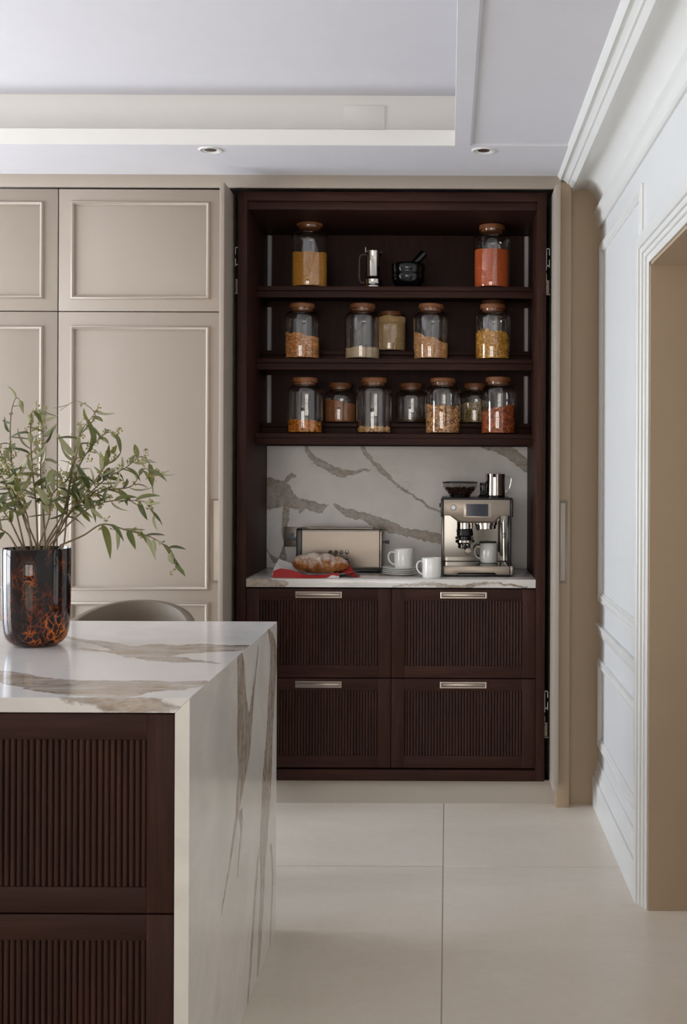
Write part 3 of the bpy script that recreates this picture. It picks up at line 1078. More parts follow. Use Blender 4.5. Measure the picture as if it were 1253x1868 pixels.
def fill_points(r, hf, d, size, layers=1):
    """places for pieces lying against the glass and on the heap's surface"""
    P = []
    hmax = max(hf(r * math.cos(a), r * math.sin(a)) for a in np.linspace(0, 6.28, 24))
    nz = max(1, int(hmax / (d * .82)))
    for iz in range(nz + 1):
        na = int(2 * math.pi * r / (d * .92))
        a = (np.arange(na) + rng.random() + .5 * (rng.random(na) - .5)) * 2 * math.pi / na
        z = size * .55 + iz * d * .82 + (rng.random(na) - .5) * d * .4
        rr = r - size * .6 - rng.random(na) * size * .5
        x, y = rr * np.cos(a), rr * np.sin(a)
        top = np.array([hf(p, q) for p, q in zip(x, y)])
        k = z < top
        P.append(np.stack([x, y, np.maximum(z, size * .4)], 1)[k])
    g = np.arange(-r, r, d * .85)
    X, Y = np.meshgrid(g, g)
    X = X.ravel() + (rng.random(X.size) - .5) * d * .5; Y = Y.ravel() + (rng.random(Y.size) - .5) * d * .5
    k = X * X + Y * Y < (r - size * .7) ** 2
    X, Y = X[k], Y[k]
    Z = np.array([hf(p, q) for p, q in zip(X, Y)]) - size * .2 + (rng.random(X.size) - .5) * size * .5
    P.append(np.stack([X, Y, np.maximum(Z, size * .4)], 1))
    return np.concatenate(P)


def jar_glass(h, r, name):
    rn, tl = r * .62, .019
    hs = h - tl - .013 - .034
    po = [(0, 0), (r - .014, 0), (r - .005, .002), (r - .001, .007), (r, .013), (r, hs * .5), (r, hs)]
    for q in range(1, 9):
        a = q / 8 * math.pi / 2
        po.append((rn + (r - rn) * math.cos(a), hs + .034 * math.sin(a) * (.85 + .15 * q / 8)))
    po += [(rn - .001, hs + .037), (rn + .001, hs + .042), (rn + .0015, h - tl)]
    th = .0026
    pi = [(max(0, a - th), max(b, .006)) for a, b in po]
    pi[0] = (0, .006)
    m = MB()
    m.lathe(po + [(rn - th + .0015, h - tl)] + pi[::-1][1:], 48)
    return m.mesh('glass', M['glass'], (0, 0, 0), angle=50)


GL, LIDS = {}, {}


def lid_mesh(r):
    k = round(r, 4)
    if k not in LIDS:
        rl = r * .71
        LIDS[k] = MB().lathe([(0, 0), (rl - .001, 0), (rl, .0012), (rl, .0172), (rl - .0014, .0190), (0, .0192)], 40).mesh('lid', M['lid'], (0, 0, 0), angle=30)
        LIDS[(k, 's')] = MB().lathe([(r * .60, -.010), (r * .60, .0)], 36, cap1=False).mesh('stopper', M['lid'], (0, 0, 0))
    return LIDS[k], LIDS[(k, 's')]


def jar(px, Y, zb, h, r, label, fill, group, tilt=0.0):
    X = PX(px, 860 - (zb + .1 - CAMH) * FPX / Y, Y)
    t = thing('storage_jar', (X, Y, zb), label, 'jar', group)
    key = (round(h, 4), round(r, 4))
    if key not in GL: GL[key] = jar_glass(h, r, 'glass')
    place(GL[key], 'glass', (X, Y, zb), t)
    lm, sm = lid_mesh(r)
    lo = place(lm, 'lid', (X, Y, zb + h - .0192), t, (0, tilt, random.random() * 6))
    lo['label'] = 'round wooden lid'
    place(sm, 'stopper', (X, Y, zb + h - .0192), lo)
    if fill:
        kind, mat, core, h0, slope, bump = fill
        ri = r - .0036
        ph = random.random() * 6

        def hf(x, y):
            return max(.004, h0 + slope * x / r + bump * (math.sin(x * 90 + ph) * .5 + math.cos(y * 70 + ph * 2) * .3 - 1.1 * (x * x + y * y) / r / r * .5))
        KN = {'grain': (unit_octa(), .0034, (.0021, .0019, .0017), 0),
              'lentil': (unit_octa(), .0032, (.0022, .0022, .0013), 0),
              'rice': (unit_octa(), .0034, (.0033, .0013, .0013), 0),
              'barley': (unit_octa(), .0041, (.0030, .0019, .0019), 0),
              'sugar': (unit_octa(), .0029, (.0017, .0017, .0017), 0),
              'seed': (unit_octa(), .0036, (.0028, .0015, .0013), 0),
              'puff': (unit_ico(), .0125, (.0074, .0068, .0060), .16),
              'granola': (unit_ico(), .0062, (.0043, .0034, .0028), .25),
              'nut': (unit_ico(), .0078, (.0062, .0044, .0036), .28),
              'almond': (unit_ico(), .0108, (.0108, .0062, .0045), .05),
              'pumpkin': (unit_octa(), .0056, (.0055, .0034, .0016), .1),
              'pasta': (unit_sheet(1.3, 5, 3, .42, .55), .0095, (.0115, .0115, .0100), 0),
              'flake': (unit_sheet(1.2, 4, 3, .7), .0095, (.0085, .0085, .0085), .05),
              'cashew': (unit_bean(), .0125, (.0125, .0125, .0125), 0)}
        u, d, sc, ro = KN[kind]
        size = min(sc) * 1.2 if kind not in ('pasta', 'flake') else .006
        P = fill_points(ri, hf, d, size)
        P[:, 2] += .0062
        V, F = scatter(u, P, sc, ro)
        # keep pieces inside the glass
        rr = np.hypot(V[:, 0], V[:, 1])
        k = np.minimum(1.0, (r - .0030) / np.maximum(rr, 1e-6))
        V[:, 0] *= k; V[:, 1] *= k
        V[:, 2] = np.maximum(V[:, 2], .0063)
        c_ = place(np_mesh('contents', V, F, M[mat], smooth=kind not in ('pasta',)), 'contents', (X, Y, zb), t)
        c_['kind'] = 'stuff'
        c_['label'] = core

        if min(hf(x, y) for x, y in ((0, 0), (ri * .8, 0), (-ri * .8, 0))) > .02 and kind != 'cashew':
            rc = ri - size * 1.5

            def heap(a, b):
                ang = a * 2 * math.pi
                if b <= .5:
                    x, y = rc * math.cos(ang), rc * math.sin(ang)
                    return (X + x, Y + y, zb + .0065 + (hf(x, y) - size * 1.1 - .0) * min(1, b * 2))
                q = rc * (1 - (b - .5) * 2)
                x, y = q * math.cos(ang), q * math.sin(ang)
                return (X + x, Y + y, zb + .0065 + hf(x, y) - size * 1.1)
            MB().grid(heap, 32, 13, True).build('contents_heap', M[mat + '_core'], c_, origin=(X, Y, zb))
    return t


def food(key, cols, rough=.6):
    cols = [tuple(v * g * min(1.2, 250 / max(c)) for v, g in zip(c, (1.0, .945, .88))) for c in cols]
    cols = cols + [tuple(v * .8 for v in cols[0])]
    M[key] = pieces(key + '_pieces', cols, rough)
    avg = tuple(sum(c[i] for c in cols) / len(cols) for i in range(3))
    M[key + '_core'] = plain(key + '_mass', avg, .9, .3, 300)


food('corn', [(222, 162, 52), (240, 188, 88), (228, 170, 64), (246, 206, 122)])
food('lentils', [(206, 106, 54), (224, 126, 70), (214, 114, 60), (232, 142, 88)])
food('puffs', [(196, 146, 92), (214, 166, 112), (186, 134, 82), (206, 156, 104)], .8)
food('white_rice', [(226, 216, 194), (236, 228, 210), (216, 204, 178)])
food('barley', [(214, 194, 150), (226, 208, 168), (196, 172, 126), (206, 186, 142)])
food('granola', [(196, 150, 100), (216, 178, 132), (168, 118, 72), (226, 196, 154)], .8)
food('pasta', [(230, 190, 92), (232, 192, 104), (212, 164, 70)], .5)
food('cornflakes', [(212, 146, 56), (226, 166, 76), (196, 126, 44)], .7)
food('cashews', [(228, 192, 142), (238, 206, 160), (214, 172, 118)], .5)
food('mixed_nuts', [(206, 160, 106), (232, 204, 156), (142, 92, 54), (220, 180, 126), (110, 68, 40)], .7)
food('almonds', [(158, 86, 48), (176, 102, 60), (140, 74, 42)], .6)
food('brown_sugar', [(168, 116, 68), (182, 130, 80), (156, 104, 60)], .8)
food('dark_seeds', [(92, 74, 56), (112, 92, 70), (74, 58, 44)])
food('pumpkin_seeds', [(168, 150, 104), (140, 124, 80), (196, 180, 140), (110, 100, 64)])

YJ, YJB = 4.970, 5.118
Z1, Z2, Z3, R2, R3 = 2.1455, 1.8370, 1.5170, 1.887, 1.5686
HT, HS, HB, RJ, RB = .2900, .2430, .1810, .0770, .0710
G1, G2, G3 = 'glass jars on the top shelf', 'glass jars on the middle shelf', 'glass jars on the bottom shelf'
jar(564.5, YJ, Z1, HT, .0785, 'tall glass jar two thirds full of golden grain on the top shelf', ('grain', 'corn', 'golden grain', .147, 0, .004), G1)
jar(897, YJ, Z1, HT - .012, .0785, 'tall glass jar of orange lentils on the top shelf', ('lentil', 'lentils', 'orange lentils', .162, 0, .003), G1)
jar(551, YJ, Z2, HS, RJ, 'glass jar half full of tan cereal puffs on the middle shelf', ('puff', 'puffs', 'tan cereal puffs', .100, -.014, .008), G2)
jar(661, YJ, Z2, HS, RJ, 'glass jar with a low layer of white rice on the middle shelf', ('rice', 'white_rice', 'white rice', .046, 0, .004), G2)
jar(712, YJB, R2, HB, RB, 'short glass jar filled to the shoulder with pale barley', ('barley', 'barley', 'pale barley', .150, 0, .004), G2)
jar(786, YJ, Z2, HS, RJ, 'glass jar with a sloping heap of oat granola on the middle shelf', ('granola', 'granola', 'oat granola', .090, -.026, .008), G2, .03)
jar(898.5, YJ, Z2, HS, RJ, 'glass jar half full of yellow pasta on the middle shelf', ('pasta', 'pasta', 'yellow pasta', .112, -.008, .008), G2)
jar(900, YJB, R2, .232, RB, 'glass jar mostly hidden behind the yellow pasta jar', ('seed', 'dark_seeds', 'dark seeds', .03, 0, .002), G2)
jar(556, YJ, Z3, HS, RJ, 'glass jar with a layer of orange cornflakes on the bottom shelf', ('flake', 'cornflakes', 'orange cornflakes', .046, -.003, .006), G3)
jar(620.5, YJB, R3, HB, RB, 'short glass jar of brown sugar behind the cornflakes and cashews', ('sugar', 'brown_sugar', 'brown sugar', .092, -.014, .003), G3)
jar(682, YJ, Z3, HS, RJ, 'glass jar with a few cashew nuts on the bottom shelf', ('cashew', 'cashews', 'cashew nuts', .021, 0, .004), G3)
jar(750, YJB, R3, HB, RB, 'short glass jar almost empty but for dark seeds', ('seed', 'dark_seeds', 'dark seeds', .019, 0, .002), G3)
jar(807.5, YJ, Z3, HS, RJ, 'glass jar half full of chopped mixed nuts on the bottom shelf', ('nut', 'mixed_nuts', 'chopped mixed nuts', .116, -.004, .007), G3)
jar(867, YJB, R3, HB, RB, 'short glass jar of green seeds half hidden by the almonds', ('pumpkin', 'pumpkin_seeds', 'pumpkin seeds', .088, .008, .005), G3)
jar(909, YJ, Z3, HS + .004, RJ, 'glass jar of brown almonds on the bottom shelf', ('almond', 'almonds', 'whole brown almonds', .106, .016, .006), G3, .03)

# ------------------------------------------------------------------ moka pot, mortar and pestle
X = PX(680.5, 500, YJ)
t = thing('moka_pot', (X, YJ, Z1), 'polished steel stovetop coffee pot on the top shelf', 'coffee pot')
MB().lathe([(0, 0), (.0385, 0), (.040, .002), (.040, .014), (.0385, .016), (.0385, .033), (.0395, .036), (.0395, .040), (.034, .046), (.0315, .054)], 40, (X, YJ, Z1)).build('base', M['chrome'], t)
MB().lathe([(.0315, .050), (.0302, .056), (.0300, .160), (.0312, .1645), (.029, .166)], 40, (X, YJ, Z1)).build('body', M['chrome'], t)
MB().lathe([(.0305, .1655), (.0300, .1690), (.012, .1700), (0, .1702)], 32, (X, YJ, Z1), cap0=True).build('lid', M['chrome'], t)
MB().add([(X + .024, YJ - .016, Z1 + .165), (X + .024, YJ + .016, Z1 + .165), (X + .042, YJ, Z1 + .163), (X + .031, YJ, Z1 + .138)], [(0, 1, 2), (0, 2, 3), (1, 3, 2), (0, 3, 1)]).build('spout', M['chrome'], t)
h = MB()
pts = [(-.028, .149), (-.046, .151), (-.056, .146), (-.0595, .134), (-.0600, .09), (-.0595, .050), (-.056, .034), (-.049, .027), (-.038, .030)]
for (a, b), (c, d) in zip(pts[:-1], pts[1:]): pass
h.tube([(X + a, YJ, Z1 + b) for a, b in pts], .0052, 10)
h.build('handle', plain('dark_brown_handle', (70, 52, 42), .4), t)
MB().box(X - .034, X - .0315, YJ - .004, YJ + .004, Z1 + .160, Z1 + .182).build('lid_lever', M['chrome'], t)
MB().lathe([(.004, -.046), (.004, -.040)], 12, (X + .022, YJ - .002 + .0, Z1 + .024), 'y').build('valve', M['chrome'], t)

X = PX(744.5, 500, YJ)
tag(MB().lathe([(0, 0), (.044, 0), (.046, .004), (.050, .010), (.060, .020), (.069, .036), (.0725, .050), (.0715, .064), (.0685, .070), (.0715, .076), (.0735, .088), (.0725, .104), (.0700, .1090), (.064, .1105), (.058, .108), (.055, .09), (.050, .06), (.036, .034), (0, .026)], 48, (X, YJ, Z1)).build('mortar', M['blackgloss'], angle=60),
    'black polished stone mortar on the top shelf', 'mortar')
a, b = Vector((X - .030, YJ, Z1 + .049)), at(774, 461, YJ)
dirv = (b - a).normalized()
pts = [a, a + dirv * .012, a + dirv * .05, a + dirv * .10, b - dirv * .006, b]
tag(MB().tube(pts, [.012, .017, .0155, .0165, .0180, .0165], 20).build('pestle', M['blackgloss'], angle=50), 'black stone pestle leaning in the mortar', 'pestle')

# ================================================================== on the pantry worktop
# double socket on the splashback
YS = 5.188
sx0, sz1, sz0 = PX(518, 979, YS), PZ(530, 961, YS), PZ(530, 997, YS)
t = thing('wall_socket', (sx0 + .073, YS, sz0), 'brushed steel wall socket half hidden behind the toaster', 'socket')
MB().box(sx0, sx0 + .146, YS - .006, YS, sz0, sz1).build('plate', M['steel'], t, bevel=.0015)
grey = plain('grey_socket_insert', (120, 124, 136), .5)
for ox in (.037, .109):
    cx, cz = sx0 + ox, (sz0 + sz1) / 2
    i_ = MB().prism([(cx - .010, cz + .017), (cx + .010, cz + .017), (cx + .010, cz - .002), (cx + .020, cz - .002), (cx + .020, cz - .018), (cx - .020, cz - .018), (cx - .020, cz - .002), (cx - .010, cz - .002)], 'y', YS - .0085, YS - .006).build('insert', grey, t, bevel=.001)
    for (ax, az, w, hh) in ((0, .009, .0022, .0045), (-.011, -.010, .0040, .002), (.011, -.010, .0040, .002)):
        MB().box(cx + ax - w, cx + ax + w, YS - .0090, YS - .0084, cz + az - hh, cz + az + hh).build('pin_hole', M['black'], i_)
MB().lathe([(.0035, YS - .0075), (.0035, YS - .005)], 14, (sx0 + .011, 0, (sz0 + sz1) / 2 + .004), 'y').build('screw', M['black'], t)

# long-slot toaster
TY0, TY1 = 4.935, 5.105
TX0, TX1 = PX(540, 1000, TY0), PX(697.5, 1000, TY0)
TZ0, TZ1 = ZCT, ZCT + .190
t = thing('toaster', ((TX0 + TX1) / 2, TY0, ZCT), 'brushed steel long-slot toaster behind the loaf', 'toaster')


def rrect(x0, x1, z0, z1, r, n=5):
    P = []
    for cx, cz, a0 in ((x1 - r, z1 - r, 0), (x0 + r, z1 - r, 90), (x0 + r, z0 + r, 180), (x1 - r, z0 + r, 270)):
        for q in range(n + 1):
            a = R_(a0 + 90 * q / n)
            P.append((cx + r * math.cos(a), cz + r * math.sin(a)))
    return P


# side profile (y, z) extruded along x
prof = [(y, z) for y, z in rrect(TY0, TY1, TZ0 + .016, TZ1, .012)]
MB().prism(prof, 'x', TX0 + .026, TX1 - .014).build('body', M['steel'], t, angle=30)
for xa, xb in ((TX0, TX0 + .0255), (TX1 - .0135, TX1)):
    cap = [(y, z) for y, z in rrect(TY0 - .001, TY1 + .001, TZ0 + .012, TZ1 + .001, .013)]
    MB().prism(cap, 'x', xa, xb).build('end_cap', M['black'] if xa == TX0 else M['darksteel'], t, bevel=.004, seg=3)
MB().box(TX0 + .012, TX1 - .006, TY0 + .008, TY1 - .008, TZ0 + .004, TZ0 + .016).build('base', M['black'], t, bevel=.002)
for xx in (TX0 + .03, TX1 - .03):
    for yy in (TY0 + .02, TY1 - .02):
        MB().lathe([(.008, 0), (.009, .005)], 12, (xx, yy, TZ0)).build('foot', M['black'], t)
for yy in (TY0 + .045, TY0 + .105):
    MB().box(TX0 + .055, TX1 - .055, yy, yy + .024, TZ1 - .002, TZ1 + .0012).build('slot', M['dark'], t)
MB().frame((TX0 + .045, TY0 + .03, TZ1), (1, 0, 0), (0, 1, 0), (0, 0, 1), TX1 - TX0 - .09, .115, [(0, -.001), (0, .003), (.004, .003), (.005, -.001)]).build('slot_rim', M['steel'], t)
MB().box(TX1, TX1 + .014, TY0 + .05, TY0 + .056, TZ0 + .128, TZ0 + .134).box(TX1 + .010, TX1 + .026, TY0 + .038, TY0 + .068, TZ0 + .124, TZ0 + .138).build('lever', M['black'], t, bevel=.002)
for k, px in enumerate((602.8, 612.8, 622.7, 632.7)):
    bx, bz = PX(px, 1007.6, TY0), PZ(px, 1007.6, TY0)
    b_ = MB().lathe([(.0090, TY0 - .0016), (.0094, TY0 + .001)], 24, (bx, 0, bz), 'y').build('button', M['black'], t)
    MB().lathe([(0, TY0 - .0036), (.0060, TY0 - .0036), (.0070, TY0 - .0026), (.0070, TY0 - .001)], 24, (bx, 0, bz), 'y').build('button_cap', M['chrome'], b_)
    MB().box(bx - .005, bx + .005, TY0 - .0004, TY0 + .0006, bz - .0165, bz - .0150).build('button_legend', M['darksteel'], b_)
sx, sz = PX(628, 1020, TY0), PZ(628, 1020, TY0)
MB().box(sx - .017, sx + .017, TY0 - .0008, TY0 + .001, sz - .0022, sz + .0022).build('browning_slot', M['black'], t)
bx, bz = PX(633, 1027, TY0), PZ(633, 1027, TY0)
k_ = MB().lathe([(.0098, TY0 - .0016), (.0105, TY0 + .001)], 24, (bx, 0, bz), 'y').build('dial', M['black'], t)
MB().lathe([(0, TY0 - .006), (.0065, TY0 - .006), (.0075, TY0 - .005), (.0075, TY0 - .001)], 24, (bx, 0, bz), 'y').build('dial_cap', M['chrome'], k_)


def lettering(text, size, mat, loc, parent, extr=.0006, rot=(R_(90), 0, 0), shear=0.0):
    cu = bpy.data.curves.new('lettering', 'FONT')
    cu.body, cu.size, cu.extrude, cu.align_x, cu.align_y = text, size, extr, 'CENTER', 'CENTER'
    cu.shear = shear
    tmp = bpy.data.objects.new('lettering_tmp', cu)
    COL.objects.link(tmp)
    bpy.context.view_layer.update()
    me = bpy.data.meshes.new_from_object(tmp.evaluated_get(bpy.context.evaluated_depsgraph_get()))
    bpy.data.objects.remove(tmp)
    me.materials.clear(); me.materials.append(mat)
    return place(me, 'lettering', loc, parent, rot)


lettering('Sage', .0215, M['darksteel'], (PX(617.5, 985.5, TY0), TY0 - .0003, PZ(617.5, 985.5, TY0)), t, .0005, shear=.15)

# paper bag and twisted loaf
PYc = 4.775
bx0, bx1 = PX(495, 1045, PYc), PX(659, 1045, PYc)
white_p = plain('white_paper', (232, 228, 226), .7, .05, 30)
red_p = plain('red_printed_paper', (176, 34, 32), .55, .15, 20)
bag = thing('paper_bag', ((bx0 + bx1) / 2, PYc, ZCT), 'crumpled red and white paper bag opened flat under the loaf', 'paper bag')


def crumple(x, y):
    return .0024 * (math.sin(x * 47 + y * 31) + math.sin(x * 83 - y * 57 + 1.3) * .7 + abs(math.sin(x * 29 + y * 71)) * .8)


def sheet(u, v):
    x = bx0 + .008 + (bx1 - bx0 - .03) * u + .02 * (v - .5)
    y = 4.700 + .165 * v + .012 * math.sin(u * 9) * (1 - v)
    z = .0035 + .0018 + crumple(x, y) * .6
    lift = max(0, .34 - u) / .34 * max(0, v - .35) / .65
    z += .062 * lift ** .8
    z += .018 * max(0, u - .8) / .2 * (1 - abs(v - .4))
    z += .012 * max(0, .18 - v) / .18 * (1 - abs(u - .5) * 1.2)
    return (x, y, ZCT + max(.0008, z))


MB().grid(sheet, 46, 22).build('sheet', white_p, bag, angle=28)


def flap(u, v):
    x = bx0 + .016 + (bx1 - bx0 - .105) * u
    top = .030 - .016 * abs(u - .12) / .5 + .010 * math.sin(u * 8) * .6 + (.012 if u > .75 else 0) * (u - .75) * 4
    y = 4.694 + .016 * v + .006 * math.sin(u * 7 + 1) - .012 * math.sin(u * math.pi)
    z = .0012 + max(.010, top) * v + crumple(x, y) * .45 * v
    return (x, y, ZCT + max(.0008, z))


MB().grid(flap, 44, 8).build('printed_flap', red_p, bag, angle=25)


def lobe(u, v):
    x = bx1 - .082 + .070 * u + .012 * (1 - abs(v - .5) * 2) * u
    y = 4.708 + .105 * v
    z = .004 + .040 * math.sin(min(1, u * 1.25 + .1) * math.pi) ** .7 * (.35 + .65 * v) + crumple(x * 1.6, y * 1.4) * 1.1
    if u > .85: z *= (1 - (u - .85) / .15 * .8)
    return (x, y, ZCT + max(.0008, z))


MB().grid(lobe, 20, 16).build('crumpled_end', red_p, bag, angle=18)


def edge_strip(u, v):
    x = bx0 + .115 + .175 * u
    y = 4.686 + .016 * v + .004 * math.sin(u * 11)
    return (x, y, ZCT + .0012 + .006 * v + .004 * abs(math.sin(u * 13)) * v)


MB().grid(edge_strip, 26, 5).build('torn_edge', white_p, bag, angle=25)


def fbread():
    m = NT('floured_golden_crust')
    p = m.obj()
    n1 = m.noise(p, 26, 5, .65)
    n2 = m.noise(p, 130, 3, .6)
    col = m.ramp(n1, [(.3, rgba((96, 52, 24))), (.5, rgba((146, 86, 40))), (.68, rgba((190, 132, 72)))])
    sp = m.n('SeparateXYZ'); m.t.links.new(p, sp.inputs[0])
    up = m.math('MULTIPLY_ADD', sp.outputs[2], 20.0, -.62)
    fl = m.math('ADD', up, m.math('MULTIPLY_ADD', m.noise(p, 34, 4, .6), 2.6, -1.35))
    fl = m.math('MULTIPLY', m.math('MULTIPLY', fl, m.math('MULTIPLY_ADD', n2, 1.3, .2)), 1.0, clamp=True)
    m.base(m.mix(fl, col, rgba((232, 220, 206))), .75, 0, .25)
    m.bump(m.math('ADD', n1, m.math('MULTIPLY', n2, .5)), .5, .004)
    return m.mat


LX0, LX1 = PX(533, 1035, 4.77), PX(637.5, 1035, 4.77)


def loaf(u, v):
    a = u * 2 * math.pi
    t_ = v
    env = max(.0, math.sin(math.pi * min(1, max(0, t_)))) ** .42
    ph = t_ * 3.9 + .20 * math.cos(a) + .10
    ridge = .78 + .27 * abs(math.sin(math.pi * ph)) ** .45
    asym = 1.06 - .22 * t_
    rad = .0445 * env * ridge * asym
    x = LX0 + (LX1 - LX0) * t_
    y = 4.772 + .020 * math.cos((t_ - .5) * math.pi) - .012 + rad * 1.05 * math.cos(a)
    z = .040 * (1.08 - .16 * t_) + rad * math.sin(a)
    return (x, y, ZCT + .0135 + max(z, .002 + .0015 * math.sin(u * 40)))


tag(MB().grid(loaf, 48, 70, True).build('loaf', fbread(), angle=70), 'twisted golden loaf dusted with flour on the paper bag', 'bread')

# mugs and saucers
MUG = MB().lathe([(0, .004), (.030, .004), (.031, 0), (.0345, 0), (.0365, .002), (.0382, .006), (.0395, .014), (.0400, .030), (.0400, .0815), (.0393, .0830), (.0375, .0828), (.0371, .0815), (.0371, .012), (.034, .0075), (0, .0070)], 44).mesh('cup', M['white_china'], (0, 0, 0), angle=50)
hp = [(-.0385, .066), (-.046, .0705), (-.056, .069), (-.0635, .060), (-.0655, .048), (-.062, .035), (-.054, .024), (-.045, .0185), (-.0385, .0175)]
HND = MB().tube([(a, 0, b) for a, b in hp], [.0042, .0036, .0034, .0034, .0034, .0034, .0034, .0036, .0042], 10).mesh('handle', M['white_china'], (0, 0, 0), angle=60)


def mug(X, Y, Z, label, rz=0.0):
    t = thing('mug', (X, Y, Z), label, 'mug', 'white china mugs')
    place(MUG, 'cup', (X, Y, Z), t, (0, 0, rz))
    place(HND, 'handle', (X, Y, Z), t, (0, 0, rz))
    return t


SYc = 4.858
SXc = PX(730.5, 1040, SYc)
SAU = MB().lathe([(0, .0015), (.030, .0015), (.032, 0), (.045, 0), (.046, .0015), (.060, .0035), (.0745, .0078), (.0775, .0100), (.0770, .0112), (.0740, .0105), (.058, .0058), (.046, .0040), (0, .0038)], 56).mesh('saucer', M['white_china'], (0, 0, 0), angle=50)
for k, lab in enumerate(('white saucer at the bottom of the stack beside the toaster', 'second white saucer from the bottom of the stack', 'third white saucer from the bottom of the stack', 'topmost white saucer of the stack under the mug')):
    tag(place(SAU, 'saucer', (SXc + .0012 * (-1) ** k, SYc - .001 * (k % 2), ZCT + .0078 * k)), lab, 'saucer', 'stacked white saucers')
mug(PX(736, 1018, SYc), SYc, ZCT + .0078 * 3 + .0042, 'white mug standing on the stack of saucers', R_(8))
mug(PX(787, 1037, 4.727), 4.727, ZCT, 'white mug on the worktop in front of the coffee machine', R_(22))

# ================================================================== espresso machine
EY, HY, EB = 4.772, 4.800, 5.150
ex = lambda px: PX(px, 980, HY)
ez = lambda py: PZ(870, py, HY)
em = thing('espresso_machine', (ex(870), EY, ZCT), 'stainless steel espresso machine with touch screen and bean hopper', 'coffee machine')
x0, x1 = ex(804), ex(935.5)
xs0, xs1 = ex(809), ex(930)
# rear body, side cheeks, mirror back plate
MB().box(x0 + .006, x1 - .006, 5.035, EB, ZCT + .010, 1.236).build('rear_body', M['darksteel'], em, bevel=.006, seg=3)
for a, b in ((x0 + .002, xs0 + .002), (xs1 - .004, x1 - .004)):
    MB().box(a, b, HY + .050, 5.04, ZCT + .030, 1.185).build('side_cheek', M['darksteel'] if a < .1 else M['black'], em, bevel=.003)
MB().box(xs0 + .002, xs1 - .004, 5.030, 5.036, ZCT + .046, 1.18).build('mirror_plate', M['mirror'], em)
# head with dropped centre
z_t, z_s, z_c = ez(911.5), ez(940.8), ez(951)
hd = [(xs0, z_t), (xs1, z_t), (xs1, z_s + .001), (ex(911.5), z_s), (ex(900), z_c), (ex(840), z_c), (ex(823.5), z_s), (xs0, z_s)]
head = MB().prism(hd, 'y', HY, HY + .012).build('front_panel', M['steel'], em, bevel=.0012)
hd2 = [(xs0 + .001, z_t - .002), (xs1 - .001, z_t - .002), (xs1 - .001, z_s), (ex(913), z_s - .001), (ex(903), z_c - .008), (ex(838), z_c - .008), (ex(821), z_s - .001), (xs0 + .001, z_s)]
MB().prism(hd2, 'y', HY + .012, 5.04).build('head_body', M['darksteel'], em, bevel=.002)
for a, b in ((x0 - .001, xs0 - .0005), (xs1 + .0005, x1 + .001)):
    MB().box(a, b, HY + .004, EB - .01, z_s - .006, z_t + .002).build('head_side', M['black'], em, bevel=.003, seg=3)
MB().box(x0 + .003, x1 - .003, HY + .006, EB, z_t, z_t + .0075).build('top_tray', M['black'], em, bevel=.003, seg=3)
ZTOP = z_t + .0075
# touch screen and power button
scf = MB().prism(rrect(ex(845.5), ex(896), ez(944.3), ez(917), .005), 'y', HY - .0018, HY).build('screen_frame', M['nickel'], em, bevel=.0008)
MB().prism(rrect(ex(849.8), ex(890.3), ez(941.7), ez(919.3), .002), 'y', HY - .0028, HY - .0016).build('screen', plain('dark_blue_touch_screen', (38, 44, 58), .08, .05), scf)
bt = MB().lathe([(.0118, HY - .0015), (.0122, HY)], 28, (ex(827), 0, ez(926)), 'y').build('power_button', plain('blue_black_ring', (34, 40, 60), .3), em)
MB().lathe([(0, HY - .0042), (.0085, HY - .0042), (.0098, HY - .0030), (.0098, HY - .001)], 28, (ex(827), 0, ez(926)), 'y').build('button_cap', plain('white_button', (226, 226, 224), .3), bt)
MB().box(ex(825), ex(829), HY - .0003, HY + .0005, ez(933.8), ez(933)).build('button_legend', M['darksteel'], bt)
# drip tray
ty = lambda px: PX(px, 1040, EY)
tz = lambda py: PZ(870, py, EY)
a0, a1 = ty(809), ty(929.5)
tr = [(a0, tz(1032.8)), (a1, tz(1032.8)), (a1, tz(1048.6)), (ty(907), tz(1048.6)), (ty(902), tz(1044.8)), (ty(837), tz(1044.8)), (ty(831), tz(1048.6)), (a0, tz(1048.6))]
MB().prism(tr, 'y', EY, EY + .008).build('drip_tray_front', M['steel'], em, bevel=.0012)
MB().box(a0 + .002, a1 - .002, EY + .008, 5.04, tz(1046), tz(1034)).build('drip_tray', M['darksteel'], em, bevel=.001)
for a, b in ((ty(805), a0 - .0005), (a1 + .0005, ty(938))):
    MB().box(a, b, EY + .002, EB, ZCT + .006, tz(1031.5)).build('base_side', M['darksteel'], em, bevel=.004, seg=3)
MB().box(ty(812), ty(932), EY + .010, EB, ZCT + .004, ZCT + .012).build('base', M['black'], em, bevel=.001)
for xx in (ty(815), ty(928)):
    for yy in (EY + .03, EB - .03):
        MB().lathe([(.009, 0), (.010, .005)], 14, (xx, yy, ZCT)).build('foot', M['black'], em)
gz = tz(1034)
gr = MB()
for k in range(13):
    gr.box(a0 + .012, a1 - .012, EY + .018 + k * .0165, EY + .026 + k * .0165, gz, gz + .0025)
gr.box(a0 + .008, a0 + .014, EY + .014, EY + .228, gz, gz + .0028).box(a1 - .014, a1 - .008, EY + .014, EY + .228, gz, gz + .0028)
g_ = gr.build('drip_grid', M['chrome'], em)
g_['kind'] = 'stuff'
